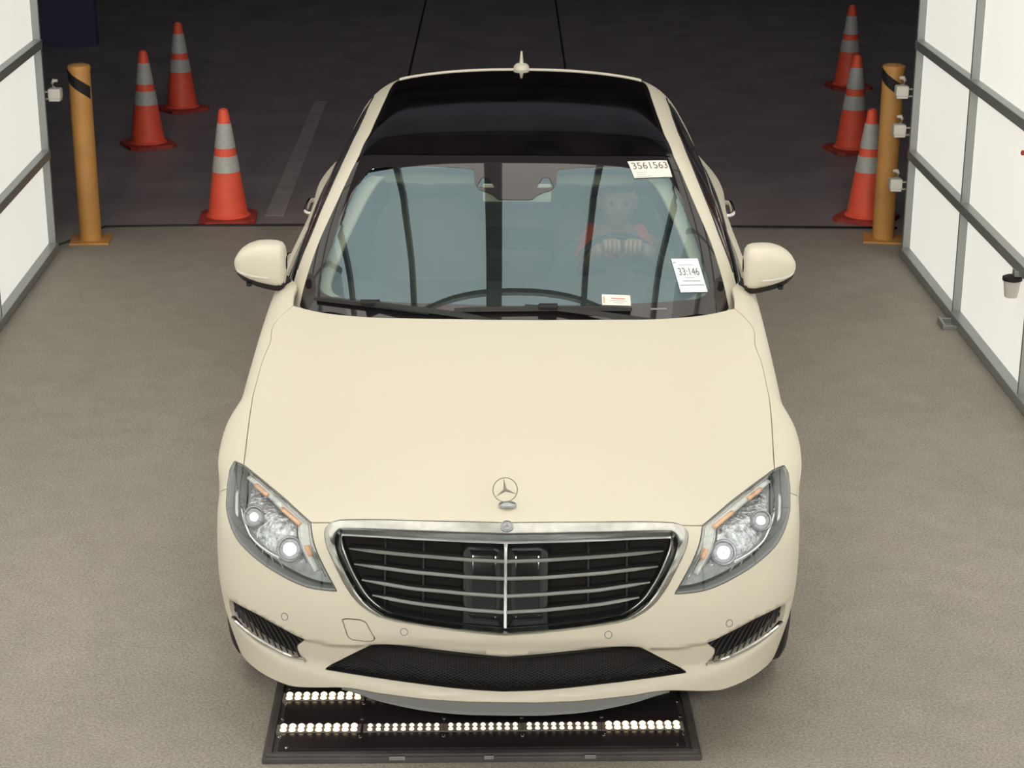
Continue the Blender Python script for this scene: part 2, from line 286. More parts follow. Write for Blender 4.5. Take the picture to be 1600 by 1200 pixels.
CURVES = {
 'hl_top': [(0.8831,0.7044,0.7545),(0.8447,0.6493,0.7616),(0.8095,0.5917,0.7623),(0.7743,0.5341,0.7623),(0.7384,0.4768,0.7607),(0.7024,0.4197,0.7585),(0.6657,0.3632,0.7544),(0.6273,0.3084,0.7464),(0.5864,0.2562,0.7336)],
 'hl_in': [(0.5864,0.2562,0.7336),(0.5797,0.2272,0.7097),(0.5703,0.2011,0.6841),(0.5554,0.1818,0.6547),(0.5387,0.1642,0.6252),(0.52,0.1483,0.5959),(0.5009,0.1326,0.5668)],
 'hl_bot': [(0.5009,0.1326,0.5668),(0.5417,0.1448,0.5647),(0.582,0.1582,0.5648),(0.6208,0.1747,0.5702),(0.6579,0.1935,0.5793),(0.6934,0.2142,0.5901),(0.7278,0.2364,0.6019),(0.7603,0.2602,0.6157),(0.7902,0.2862,0.6311),(0.8171,0.315,0.6468),(0.8374,0.3477,0.6647),(0.8528,0.3836,0.6813),(0.8642,0.4222,0.6942),(0.8723,0.4628,0.7037),(0.879,0.5039,0.7117),(0.8838,0.5458,0.7174),(0.8886,0.5876,0.7232),(0.891,0.6294,0.731),(0.8933,0.6712,0.7389),(0.8831,0.7044,0.7545)],
 'gr_top': [(-0.0009,0.1942,0.7652),(0.071,0.1975,0.7654),(0.1428,0.2012,0.765),(0.2146,0.2053,0.764),(0.2861,0.2125,0.762),(0.3573,0.2227,0.7594),(0.4283,0.2332,0.755),(0.4991,0.2439,0.7482)],
 'gr_side': [(0.4991,0.2439,0.7482),(0.5259,0.2412,0.7404),(0.5401,0.2243,0.724),(0.538,0.2042,0.7041),(0.5304,0.1858,0.6834),(0.5184,0.1721,0.6611),(0.5062,0.1589,0.6386),(0.493,0.1473,0.6158),(0.4795,0.1357,0.5932),(0.4637,0.1244,0.572),(0.4462,0.1134,0.5521),(0.4257,0.1032,0.5347),(0.4023,0.0942,0.5209),(0.3776,0.0858,0.509)],
 'gr_bot': [(0.3776,0.0858,0.509),(0.3251,0.0737,0.4997),(0.2716,0.0647,0.4944),(0.2178,0.0562,0.4896),(0.1638,0.0501,0.4849),(0.1097,0.045,0.4802),(0.0553,0.0418,0.4761),(0.0009,0.0401,0.4728)],
 'gi_top': [(0.0015,0.1569,0.712),(0.072,0.1605,0.7128),(0.1426,0.1641,0.7137),(0.2128,0.1714,0.7135),(0.2829,0.1798,0.7129),(0.3526,0.1914,0.712),(0.4218,0.2053,0.7099),(0.4908,0.2201,0.7069)],
 'gi_side': [(0.4922,0.2178,0.7037),(0.4856,0.1999,0.6788),(0.4744,0.1857,0.653),(0.4618,0.1727,0.6271),(0.4477,0.1603,0.6018),(0.4312,0.1482,0.5778),(0.4134,0.1362,0.5546),(0.3911,0.1255,0.535),(0.3658,0.116,0.5195),(0.3376,0.1076,0.5081)],
 'gi_bot': [(0.3376,0.1076,0.5081),(0.2905,0.0989,0.5024),(0.2433,0.0907,0.497),(0.1956,0.0849,0.4931),(0.1479,0.0793,0.4893),(0.0999,0.0758,0.4861),(0.0519,0.0735,0.4831),(0.0038,0.0713,0.4801)],
 'slat0': [(0.4679,0.2019,0.6737),(0.4106,0.1893,0.673),(0.3533,0.1767,0.6723),(0.2956,0.166,0.6715),(0.2375,0.1582,0.6702),(0.1793,0.151,0.6688),(0.121,0.1438,0.6673),(0.0625,0.1405,0.6661),(0.0038,0.1382,0.665)],
 'slat1': [(0.4526,0.182,0.6323),(0.3971,0.1701,0.6301),(0.3416,0.1582,0.628),(0.2861,0.1463,0.6258),(0.2299,0.139,0.6237),(0.1736,0.1323,0.6216),(0.1172,0.1257,0.6195),(0.0606,0.123,0.6182),(0.0038,0.1209,0.6171)],
 'slat2': [(0.4289,0.1617,0.5901),(0.3765,0.1502,0.5863),(0.3241,0.1387,0.5824),(0.2715,0.1279,0.5788),(0.2181,0.1217,0.5768),(0.1647,0.1155,0.5748),(0.1112,0.1093,0.5727),(0.0576,0.1064,0.5705),(0.0038,0.1041,0.5683)],
 'slat3': [(0.3966,0.141,0.5502),(0.3483,0.1306,0.5454),(0.2999,0.1202,0.5405),(0.251,0.1122,0.5366),(0.2017,0.106,0.5334),(0.1525,0.0999,0.5303),(0.1031,0.0948,0.5273),(0.0535,0.0925,0.5251),(0.0038,0.0903,0.5229)],
 'in_top': [(-0.0023,0.041,0.3929),(0.0485,0.0413,0.398),(0.0994,0.0416,0.4032),(0.1502,0.0444,0.4077),(0.201,0.0487,0.4121),(0.2509,0.0584,0.4131),(0.3005,0.0699,0.4129),(0.3504,0.0805,0.4127),(0.3992,0.0927,0.4056)],
 'in_side': [(0.3992,0.0927,0.4056),(0.4256,0.1088,0.3867),(0.4539,0.1204,0.3666),(0.4824,0.1311,0.346),(0.5116,0.1389,0.3253),(0.542,0.1428,0.3054)],
 'in_bot': [(0.5419,0.1417,0.3046),(0.4823,0.1278,0.3014),(0.4228,0.1137,0.2982),(0.3628,0.1011,0.2949),(0.3025,0.0907,0.2915),(0.242,0.0816,0.2881),(0.1811,0.0752,0.2846),(0.1201,0.0696,0.2812),(0.0589,0.0678,0.2785),(-0.0024,0.0671,0.276)],
 'fog_top': [(0.8568,0.3266,0.4417),(0.8244,0.2852,0.4501),(0.787,0.249,0.4496),(0.7444,0.2184,0.4404),(0.6994,0.1936,0.4261),(0.653,0.1717,0.4119),(0.6056,0.1518,0.3975)],
 'fog_in': [(0.6056,0.1518,0.3975),(0.6176,0.1629,0.3824),(0.6295,0.1741,0.3672),(0.6308,0.1805,0.3495),(0.6209,0.1776,0.3306),(0.6059,0.1683,0.3171)],
 'fog_bot': [(0.6058,0.1674,0.3161),(0.6458,0.1802,0.3171),(0.6838,0.1968,0.3228),(0.7199,0.2146,0.3339),(0.7551,0.2329,0.3475),(0.7867,0.257,0.3609),(0.8161,0.2834,0.3745),(0.8428,0.3125,0.3884)],
 'fog_out': [(0.8428,0.3125,0.3884),(0.8533,0.3274,0.401),(0.8566,0.3297,0.4196),(0.8568,0.3266,0.4417)],
 'hoodcut': [(0.8461,0.6566,0.7628),(0.8545,0.7569,0.7781),(0.8628,0.8572,0.7934),(0.8697,0.9573,0.8105),(0.8746,1.0571,0.8298),(0.8767,1.1571,0.8489),(0.876,1.2567,0.8699),(0.8719,1.3557,0.8931),(0.8619,1.4539,0.9175)],
 'hoodrear': [(0.8133,1.7392,0.9674),(0.7412,1.6745,0.9697),(0.6617,1.6201,0.9729),(0.5737,1.5801,0.9771),(0.4819,1.5488,0.9814),(0.3865,1.5318,0.9849),(0.2905,1.5189,0.9876),(0.1938,1.5111,0.9889),(0.097,1.5044,0.9901),(0,1.5037,0.9903)],
 'whitebot': [(0.7872,0.2685,0.2478),(0.7473,0.2296,0.2416),(0.7034,0.1954,0.2357),(0.6544,0.1683,0.2313),(0.6034,0.1463,0.2384),(0.5514,0.1272,0.2486),(0.4985,0.1104,0.2581),(0.4442,0.0959,0.2607),(0.3894,0.0835,0.2561),(0.3341,0.0725,0.254),(0.2785,0.0635,0.2513),(0.2226,0.0561,0.2491),(0.1664,0.0508,0.2485),(0.1102,0.0462,0.2479),(0.0538,0.045,0.2482),(-0.0026,0.0438,0.2484)],
 'Bi2': [(0.8112,1.861,0.9314),(0.797,1.9549,0.9956),(0.7756,2.0469,1.0604),(0.7497,2.1379,1.125),(0.7183,2.2269,1.1902),(0.6864,2.3172,1.2532),(0.6579,2.4119,1.3108),(0.6322,2.5121,1.3586),(0.6181,2.6221,1.3872),(0.6033,2.7333,1.4113),(0.5962,2.8468,1.4237),(0.591,2.961,1.433),(0.5859,3.0754,1.4403),(0.5809,3.1897,1.4474)],
 'Bo': [(0.8614,2.0388,0.9748),(0.8323,2.1285,1.0452),(0.7966,2.2144,1.1169),(0.7708,2.3115,1.1783),(0.7436,2.4093,1.2368),(0.7218,2.5146,1.2848),(0.7053,2.6262,1.318),(0.694,2.7409,1.3409),(0.6865,2.8575,1.3566),(0.6763,2.9736,1.3737),(0.6728,3.0912,1.3807),(0.6694,3.2089,1.3878)],
 'fr_side': [(0.6785,1.8209,0.981),(0.7131,1.8592,0.9871),(0.7304,1.903,1.0046),(0.7275,1.9469,1.0321),(0.7181,1.9896,1.0618),(0.7085,2.0322,1.0915),(0.6981,2.0749,1.1209),(0.6861,2.1172,1.1501),(0.6738,2.1595,1.1792),(0.6602,2.2015,1.2082),(0.6462,2.2435,1.237),(0.6319,2.2856,1.2656),(0.6159,2.3275,1.2935),(0.5953,2.367,1.32),(0.5556,2.3879,1.3409),(0.5043,2.378,1.3485)],
 'fr_bot': [(0.6785,1.8209,0.981),(0.59,1.7706,0.9875),(0.4977,1.7272,0.994),(0.4027,1.6907,0.9995),(0.3035,1.667,1.0036),(0.2037,1.6455,1.0073),(0.102,1.6361,1.0083),(0,1.6298,1.0086)],
 'fr_notch': [(0.166,2.3006,1.3579),(0.1634,2.2708,1.344),(0.1604,2.2411,1.3299),(0.1558,2.2117,1.3158),(0.1401,2.1864,1.3037),(0.1121,2.1712,1.297),(0.0865,2.1548,1.2894),(0.0656,2.1334,1.2787),(0.033,2.1307,1.2776),(0,2.1298,1.2774)],
 'fr_tri': [(0.106,2.2507,1.3369),(0.0825,2.1965,1.3109),(0.1478,2.2022,1.3114),(0.1297,2.25,1.3358)],
 'ws_top': [(-0.0118,2.3848,1.3963),(0.1428,2.3949,1.3947),(0.2963,2.4113,1.3918),(0.4448,2.4547,1.3828),(0.5933,2.498,1.3738)],
 'roof1': [(-0.0099,2.5453,1.4424),(0.1282,2.5495,1.4396),(0.2663,2.5537,1.4367),(0.4016,2.579,1.4269),(0.5368,2.6058,1.4167)],
 'roof2': [(-0.0006,3.354,1.4957),(0.1237,3.3625,1.4925),(0.2481,3.371,1.4892),(0.3691,3.3947,1.482),(0.4865,3.435,1.4703)],
}
def cr(P, n):
    """Catmull-Rom resample of a 3-D polyline to n points, ends kept"""
    P = np.array(P, float); Q = np.vstack([2*P[0]-P[1], P, 2*P[-1]-P[-2]]); o = []
    for i in range(len(P)-1):
        t = np.linspace(0, 1, 9)[:-1, None]; a, b, c, d = Q[i:i+4]
        o.append(.5*((2*b)+(-a+c)*t+(2*a-5*b+4*c-d)*t**2+(-a+3*b-3*c+d)*t**3))
    o.append(P[-1:]); return res(np.vstack(o), n)
def res(P, n):
    P = np.array(P, float); d = np.r_[0, np.cumsum(np.linalg.norm(np.diff(P, axis=0), axis=1))]; t = np.linspace(0, d[-1], n)
    return np.stack([np.interp(t, d, P[:, i]) for i in range(3)], 1)
def plen(P): return np.linalg.norm(np.diff(np.array(P, float), axis=0), axis=1).sum()
def crs(P, step=.012): return cr(P, max(3, int(plen(P)/step)+1))
def cat(*a):
    o = [np.array(a[0], float)]
    for p in a[1:]:
        p = np.array(p, float); o.append(p[1:] if np.linalg.norm(o[-1][-1]-p[0]) < 1e-3 else p)
    return np.vstack(o)
def mx(P): return np.array(P, float)*[-1, 1, 1]
def whole(half):
    """half outline starting and ending on the centre plane -> closed loop"""
    h = np.array(half, float); return np.vstack([h, mx(h[::-1])[1:-1]])
def grad(F, P):
    e = 1e-3; P = np.array(P, float); g = []
    for i in range(3):
        d = np.zeros(3); d[i] = e; a = P+d; b = P-d
        g.append(F(a[:, 0], a[:, 1], a[:, 2])-F(b[:, 0], b[:, 1], b[:, 2]))
    g = np.stack(g, 1); return g/np.maximum(np.linalg.norm(g, axis=1, keepdims=True), 1e-9)
class Dom:
    """azimuthal map of a star-shaped surface seen from inside point c"""
    def __init__(s, c, ax, up=(0, 0, 1)):
        s.c = np.array(c, float); s.e3 = np.array(ax, float); s.e3 /= np.linalg.norm(s.e3)
        s.e1 = np.cross(s.e3, up); s.e1 /= np.linalg.norm(s.e1); s.e2 = np.cross(s.e1, s.e3)
    def fwd(s, P):
        d = np.array(P, float)-s.c; d /= np.linalg.norm(d, axis=1, keepdims=True)
        th = np.arccos(np.clip(d@s.e3, -1, 1)); ph = np.arctan2(d@s.e2, d@s.e1); return np.stack([th*np.cos(ph), th*np.sin(ph)], 1)
    def surf(s, UV, F, off=0.):
        th = np.hypot(UV[:, 0], UV[:, 1]); ph = np.arctan2(UV[:, 1], UV[:, 0])
        d = np.sin(th)[:, None]*(np.cos(ph)[:, None]*s.e1+np.sin(ph)[:, None]*s.e2)+np.cos(th)[:, None]*s.e3
        a = np.full(len(UV), .05); b = np.full(len(UV), 4.)
        for _ in range(34):
            m = (a+b)/2; p = s.c+m[:, None]*d; g = F(p[:, 0], p[:, 1], p[:, 2])-off
            a = np.where(g < 0, m, a); b = np.where(g < 0, b, m)
        return s.c+((a+b)/2)[:, None]*d
DN = Dom((0, 1.55, .30), (0, -1, .55))
DG = Dom((0, 2.95, .55), (0, -.25, 1), up=(0, 1, 0))
DR = Dom((0, 3.7, .35), (0, 1, .45))
def inside(pts, loop):
    x, y = pts[:, 0], pts[:, 1]; r = np.zeros(len(pts), bool); a = loop; b = np.roll(loop, -1, 0)
    for (x0, y0), (x1, y1) in zip(a, b):
        if y0 == y1: continue
        c = ((y0 > y) != (y1 > y)) & (x < (x1-x0)*(y-y0)/(y1-y0)+x0); r ^= c
    return r
def inset2(L, d):
    a = np.roll(L, 1, 0); b = np.roll(L, -1, 0); t = b-a; t /= np.maximum(np.linalg.norm(t, axis=1, keepdims=True), 1e-9)
    n = np.stack([-t[:, 1], t[:, 0]], 1); area_ = .5*np.sum(L[:, 0]*np.roll(L[:, 1], -1)-np.roll(L[:, 0], -1)*L[:, 1])
    return L+n*d*(1 if area_ > 0 else -1)
def dedupe(L, eps=5e-4):
    o = [L[0]]
    for p in L[1:]:
        if np.linalg.norm(p-o[-1]) > eps: o.append(p)
    if np.linalg.norm(o[0]-o[-1]) < eps: o.pop()
    return np.array(o)
def patch(name, dom, F, loop, m, parent, holes=(), step=.014, inset=.0013, thick=.014, off=0., mirror=False, make=True):
    L = dedupe(inset2(dedupe(dom.fwd(loop)), inset)); H = [dedupe(inset2(dedupe(dom.fwd(h)), -inset)) for h in holes]
    lo, hi = L.min(0), L.max(0); gx = np.arange(lo[0], hi[0], step); gy = np.arange(lo[1], hi[1], step*.866)
    G = np.stack(np.meshgrid(gx, gy), -1).astype(float); G[1::2, :, 0] += step/2; G = G.reshape(-1, 2)
    G = G[inside(G, L)]
    for h in H: G = G[~inside(G, h)]
    bd = np.vstack([L]+H); keep = np.ones(len(G), bool)
    for i in range(0, len(G), 2000):
        d = ((G[i:i+2000, None]-bd[None])**2).sum(-1).min(1); keep[i:i+2000] = d > (step*.45)**2
    G = G[keep]; P = np.vstack([bd, G]); E = []; k = 0
    for l in [L]+H:
        n = len(l); E += [(k+i, k+(i+1) % n) for i in range(n)]; k += n
    out = geometry.delaunay_2d_cdt([Vector(p) for p in P], E, [], 0, 1e-6)
    V2 = np.array([tuple(v) for v in out[0]]); T = np.array([f for f in out[2] if len(f) == 3])
    cen = V2[T].mean(1); ok = inside(cen, L)
    for h in H: ok &= ~inside(cen, h)
    T = T[ok]; V = dom.surf(V2, F, off); N = grad(F, V)
    # orient
    fn = np.cross(V[T[:, 1]]-V[T[:, 0]], V[T[:, 2]]-V[T[:, 0]]); flip = (fn*N[T[:, 0]]).sum(1) < 0; T[flip] = T[flip][:, ::-1]
    nv = len(V); VV = [V]; NN = [N]; FF = T.tolist()
    if thick:
        from collections import defaultdict
        cnt = defaultdict(int)
        for a, b, c in T.tolist():
            for e in ((a, b), (b, c), (c, a)): cnt[e] += 1
        edges = [e for e in cnt if (e[1], e[0]) not in cnt]
        for a, b in edges:
            k0 = sum(len(q) for q in VV); ed = V[b]-V[a]; o = np.cross(ed, N[a]); o /= max(np.linalg.norm(o), 1e-9)
            VV.append(np.array([V[a], V[b], V[b]-N[b]*thick, V[a]-N[a]*thick])); NN.append(np.array([o, o, o, o])); FF.append([k0, k0+3, k0+2, k0+1])
    V = np.vstack(VV); N = np.vstack(NN)
    if mirror: V = mx(V); N = mx(N); FF = [f[::-1] for f in FF]
    return mesh(name, V, FF, m, parent, True, N)
def both(name, dom, F, loop, m, parent, **k):
    holes = k.pop('holes', ())
    ps = parent if isinstance(parent, (list, tuple)) else (parent, parent)
    return [patch(name, dom, F, loop, m, ps[0], holes=holes, **k), patch(name, dom, F, mx(loop), m, ps[1], holes=[mx(h) for h in holes], **k)]
def onskin(dom, F, P, off=0.): return dom.surf(dom.fwd(P), F, off)
def loft(name, loops, m, parent, closed=True, smooth=True):
    n = len(loops[0]); V = np.vstack(loops); Fc = []
    for j in range(len(loops)-1):
        for i in range(n if closed else n-1):
            a = j*n+i; b = j*n+(i+1) % n; Fc.append((a, b, b+n, a+n))
    me = mesh(name, V, Fc, m, parent, smooth)
    bm = bmesh.new(); bm.from_mesh(me.data); bmesh.ops.recalc_face_normals(bm, faces=bm.faces); bm.to_mesh(me.data); bm.free()
    if smooth:
        try: me.data.set_sharp_from_angle(angle=math.radians(40))
        except Exception: pass
    return me
def ribs(name, dom, F, loop, parent, lines, r, m, off, stuff=False, single=False):
    """thin bars laid across an opening: each line is 3-D start/end, clipped to the loop"""
    L = dom.fwd(loop); objs = []; bm = bmesh.new(); cnt = 0
    for a, b in lines:
        P = res([a, b], 60); ok = inside(dom.fwd(P), L)
        i = np.where(ok)[0]
        if len(i) < 3: continue
        Q = onskin(dom, F, res(P[i[0]:i[-1]+1], max(2, len(i)//8)), off)
        add_tube(bm, Q, r, 4); cnt += 1
        if single:
            objs.append(from_bm(name, bm, m, parent, True)); bm = bmesh.new()
    if single: bm.free(); return objs
    o = from_bm(name, bm, m, parent, True)
    if stuff: o['kind'] = 'stuff'
    return o
K = {k: np.array(v, float) for k, v in CURVES.items()}

# ================================================================== SETTING
def structure(o, kind='structure'): o['kind'] = kind; return o
structure(box('floor', (-.24, 0.0, -.05), (5.9, 13.4, .1), 'floor'))
M['floor2'] = mat('hall_floor', (.29, .245, .25), .55, noise=(2.2, .16, 5), spec=.45)
structure(box('floor', (0, 15.1, -.051), (22, 16.8, .1), 'floor2'))
# joint and threshold line between booth floor and hall floor
structure(tube('trim_1', [(-2.83, 6.20, .002), (-2.72, 6.42, .004), (-2.64, 6.66, .004), (-2.2, 6.70, .004), (-1.4, 6.73, .004), (.5, 6.77, .004), (2.35, 6.74, .004)], .009, 'rubber', n=6))
structure(box('trim_2', (-1.16, 14.9, .001), (.018, 7.6, .003), 'blackm', rz=.026))
structure(box('trim_2', (.30, 14.9, .001), (.018, 7.6, .003), 'blackm', rz=.013))
structure(mesh('floor_line', [(-1.675, 6.98, .003), (-1.551, 6.98, .003), (-1.695, 10.95, .003), (-1.80, 10.95, .003), (-1.675, 6.98, 0), (-1.551, 6.98, 0), (-1.695, 10.95, 0), (-1.80, 10.95, 0)],
     [(0, 1, 2, 3), (4, 7, 6, 5), (0, 4, 5, 1), (1, 5, 6, 2), (2, 6, 7, 3), (3, 7, 4, 0)], 'tape', smooth=False))
# side walls: white diffuser panels in an aluminium grid
def side_wall(name, A, u, L, divs, rails, sgn, H=3.95):
    """A: far lower corner, u: unit direction towards the camera, sgn: +1 right wall, -1 left"""
    A = Vector((*A, 0)); u = Vector((*u, 0)).normalized(); nrm = Vector((-sgn*abs(u.y), sgn*u.x*(-1 if u.y < 0 else 1), 0)).normalized()
    if nrm.x*sgn > 0: nrm = -nrm
    rz = math.atan2(u.y, u.x)
    root = bpy.data.objects.new(name, None); C.objects.link(root); root['kind'] = 'structure'
    rs = [0.045]+rails+[H]; ds = divs
    out = -nrm
    for i in range(len(ds)-1):
        for j in range(len(rs)-1):
            c = A+u*(ds[i]+ds[i+1])/2+out*.035; w = ds[i+1]-ds[i]-.004; h = rs[j+1]-rs[j]-.004
            box('wall_panel', (c.x, c.y, (rs[j]+rs[j+1])/2), (w, .02, h), 'panel', root, rz=rz)
    for z in rails:
        c = A+u*L/2+nrm*.001; box('rail', (c.x, c.y, z), (L, .05, .052), 'frame', root, rz=rz, bevel=.004)
    c = A+u*L/2+nrm*.002; box('bottom_rail', (c.x, c.y, .027), (L, .06, .05), 'frame', root, rz=rz, bevel=.004)
    for d in ds:
        c = A+u*d+out*.005; box('stile', (c.x, c.y, H/2), (.022 if d > .01 else .03, .045, H), 'frame', root, rz=rz)
    c = A+u*L/2+out*.06; box('wall_back', (c.x, c.y, H/2), (L, .02, H), 'frame', root, rz=rz)
    return root
RA = (2.281, 6.085); RU = (.0262, -1); LA = (-2.822, 6.080); LU = (.050, -1)
side_wall('wall_right', RA, RU, 14.4, [0, 1.305, 2.64, 3.98, 5.3, 6.62, 7.95, 9.3, 10.6, 11.9, 13.2, 14.4], [.617, 1.262, 1.91, 2.56, 3.2], 1)
side_wall('wall_left', LA, LU, 14.4, [0, 1.51, 2.83, 4.15, 5.5, 6.8, 8.1, 9.4, 10.7, 12.0, 13.2, 14.4], [.595, 1.243, 1.89, 2.54, 3.18], -1)
# small feet and the latch box on the right wall
def wall_pt(A, U, d, z, o=0, sgn=1):
    U = Vector((*U, 0)).normalized(); n = Vector((U.y, -U.x, 0))*sgn; p = Vector((*A, 0))+U*d+n*o; return (p.x, p.y, z)
# ceiling: backlit panels between dark beams over the booth
cr_ = bpy.data.objects.new('ceiling', None); C.objects.link(cr_); cr_['kind'] = 'structure'
CZ = 3.95; CY0, CY1 = -1.3, 3.90
xs = [-2.85, -2.5, -1.35, -.23, .82, 2.0, 2.75]; tr_ = [-1.3, -.6, .1, 2.47, 3.90]
for i in range(len(xs)-1):
    for j in range(len(tr_)-1):
        box('ceiling_panel', ((xs[i]+xs[i+1])/2, (tr_[j]+tr_[j+1])/2, CZ), (xs[i+1]-xs[i], tr_[j+1]-tr_[j], .02), 'ceilp', cr_)
for i, x in enumerate(xs[1:-1]):
    w = .17 if i == 2 else .075
    box('beam', (x+(0 if i != 2 else 0), (CY0+CY1)/2, CZ-.05), (w, CY1-CY0, .08), 'beam', cr_)
for y in tr_[1:-1]: box('cross_beam', (-.05, y, CZ-.06), (5.6, .028, .08), 'beam', cr_)
box('header', (-.1, 5.05, CZ+.02), (6.0, 2.25, .10), 'dark', cr_); box('front_header', (-.1, -5.44, CZ+.02), (6.0, 8.2, .10), 'dark', cr_)
structure(box('trim_3', (-.2, 6.16, 3.95), (6.2, .12, .9), 'dark'))
# hall behind
structure(box('wall_back', (0, 23.5, 3), (22, .2, 6.4), 'dark')); structure(box('wall_hall_left', (-10.9, 14.9, 3), (.2, 17.5, 6.4), 'dark'))
structure(box('wall_hall_right', (10.9, 14.9, 3), (.2, 17.5, 6.4), 'dark')); structure(box('ceiling_hall', (0, 14.9, 6.1), (22, 17.6, .2), 'dark'))
structure(box('wall_front_left', (-6.95, 6.35, 3), (8.05, .15, 6.2), 'dark')); structure(box('wall_front_right', (6.65, 6.35, 3), (8.6, .15, 6.2), 'dark'))
structure(box('wall_front_top', (-.2, 6.35, 5.2), (5.6, .15, 1.9), 'dark'))
structure(box('door_1', (-4.75, 13.9, 1.6), (.95, .12, 3.2), 'blue'))
structure(box('wall_booth_back', (0.2, -9.6, 2), (7.5, .1, 4.1), 'frame'))
# ================================================================== CAR
car = thing('car', 'large cream-white saloon car with a black glass roof standing in the booth', 'car', (0, 2.6, 0))
def ysd(y, z): return (float(x_side(np.array(y), np.array(z))), y, z)
# ---- hood
hood_half = cat([K['gr_top'][0]], cr(K['gr_top'], 45), cr(K['gr_side'][:2], 3), K['hl_top'][::-1][:1], cr(K['hl_top'][::-1], 50), )
hood_side = cr(np.vstack([K['hoodcut'], [(.862, 1.58, .93), (.838, 1.67, .952), K['hoodrear'][0]]]), 90)
hl_t = cr(K['hl_top'], 50); kj = int(np.argmin(np.linalg.norm(hl_t-K['hoodcut'][0], axis=1)))
hood_side = cr(np.vstack([hl_t[kj:kj+1], K['hoodcut'][1:], [(.862, 1.58, .93), (.838, 1.67, .952), K['hoodrear'][0]]]), 90)
hoodloop = cat(cr(K['gr_top'], 45), [K['gr_side'][1]], hl_t[::-1][:len(hl_t)-kj], hood_side, cr(K['hoodrear'], 80))
patch('hood', DN, F_body, whole(hoodloop), 'paint', car, step=.013)
# ---- fenders
arch = lambda a0, a1, n, cy=.90, r=.385, cz=.345: np.array([ysd(cy+r*math.cos(a), cz+r*math.sin(a)) for a in np.linspace(a0, a1, n)])
hl_b = cr(K['hl_bot'], 110); kb = int(np.argmin(np.linalg.norm(hl_b-np.array([.887, .555, .716]), axis=1)))
fcut = np.array([hl_b[kb], (.925, .60, .69), ysd(.632, .62)])
AF = math.atan2(.275, -.268); AB = math.asin((.27-.345)/.385)
fend = cat(hl_t[:kj+1], hood_side, res([hood_side[-1], (.803, 1.84, .960), (.800, 1.93, .965), (.82, 1.995, .966), (.852, 2.03, .966), (.885, 2.012, .958)], 26),
           res([(.885, 2.01, .958), (.925, 1.96, .90), ysd(1.90, .80), ysd(1.83, .60), ysd(1.80, .27)], 50), res([ysd(1.80, .27), ysd(.90+.385*math.cos(AB), .27)], 30),
           arch(AB, AF, 60), res(fcut[::-1], 14), hl_b[kb:])
fenders = both('fender', DN, F_body, fend, 'paint', car)
# ---- front bumper
AF2 = math.pi+math.asin((.345-.26)/.385)
wb = cr(K['whitebot'], 70)
in_side = cat(cr(K['in_top'], 40), cr(K['in_side'], 22), res([K['in_side'][-1], K['in_bot'][0]], 3), cr(K['in_bot'], 45))
intake = whole(in_side)
fog = cat(cr(K['fog_top'], 28), cr(K['fog_in'], 16), cr(K['fog_bot'], 28), cr(K['fog_out'], 8))[:-1]
bump_half = cat(cr(K['gr_bot'][::-1], 40), cr(K['gr_side'][1:][::-1], 50), [K['hl_top'][-1]], cr(K['hl_in'], 36), hl_b[:kb+1], res(fcut, 14), arch(AF, AF2, 30),
                res([ysd(.90+.385*math.cos(AF2), .26), (.878, .42, .255), wb[0]], 14), wb)
tow = res([(-.484, .107, .486), (-.470, .102, .491), (-.427, .093, .492), (-.412, .088, .486), (-.388, .077, .442), (-.390, .076, .432), (-.405, .08, .426), (-.456, .092, .427), (-.468, .096, .436), (-.484, .107, .486)], 60)[:-1]
bumper = patch('front_bumper', DN, F_body, whole(bump_half), 'paint', car, holes=[intake, fog, mx(fog), tow], step=.011)
patch('tow_hook_cover', DN, F_body, tow, 'paint', bumper, step=.014)
for sx, P in ((0, (-.664, .167, .465)), (0, (-.298, .063, .469)), (0, (.304, .064, .465)), (0, (.670, .168, .455))):
    p0 = onskin(DN, F_body, [P])[0]; n0 = grad(F_body, [p0])[0]; t1 = np.cross(n0, (0, 0, 1)); t1 /= np.linalg.norm(t1); t2 = np.cross(t1, n0)
    circ = lambda r, o: np.array([p0+n0*o+r*(math.cos(q)*t1+math.sin(q)*t2) for q in np.linspace(0, 2*math.pi, 21)[:-1]])
    rg = loft('parking_sensor', [circ(.0125, -.004), circ(.0120, .0012), circ(.0098, .0012), circ(.0096, -.001)], 'lipgrey', bumper)
    s = mesh('sensor_face', np.vstack([circ(.0096, .0006), [p0+n0*.0012]]), [(i, (i+1) % 20, 20) for i in range(20)], 'paint', rg)
# white underside flange and the grey air-dam lip below it
wbw = whole(np.vstack([wb[::-1]]))  # centre -> corner
line = np.vstack([mx(wb), wb[::-1][1:]])
def sh(P, f): return np.array([np.array(p)+f(p) for p in P])
loft('bumper_underside', [line, sh(line, lambda p: np.array([0, .03, -.006])), sh(line, lambda p: np.array([-.02*np.sign(p[0]), .12, -.004]))], 'paint', bumper, closed=False)
fade = lambda x: max(0., 1-(abs(x)/.50)**3)
core = np.array([p for p in line if abs(p[0]) < .50])
lipA = sh(core, lambda p: np.array([0, .010, -.002])); lipB = sh(core, lambda p: np.array([0, .004*fade(p[0])+.004, -.034*fade(p[0])-.003])); lipC = sh(core, lambda p: np.array([0, .0, -.039*fade(p[0])-.004])); lipD = sh(core, lambda p: np.array([0, .05, -.036*fade(p[0])-.006]))
loft('air_dam_lip', [lipA, lipB, lipC, lipD], 'lipgrey', bumper, closed=False)
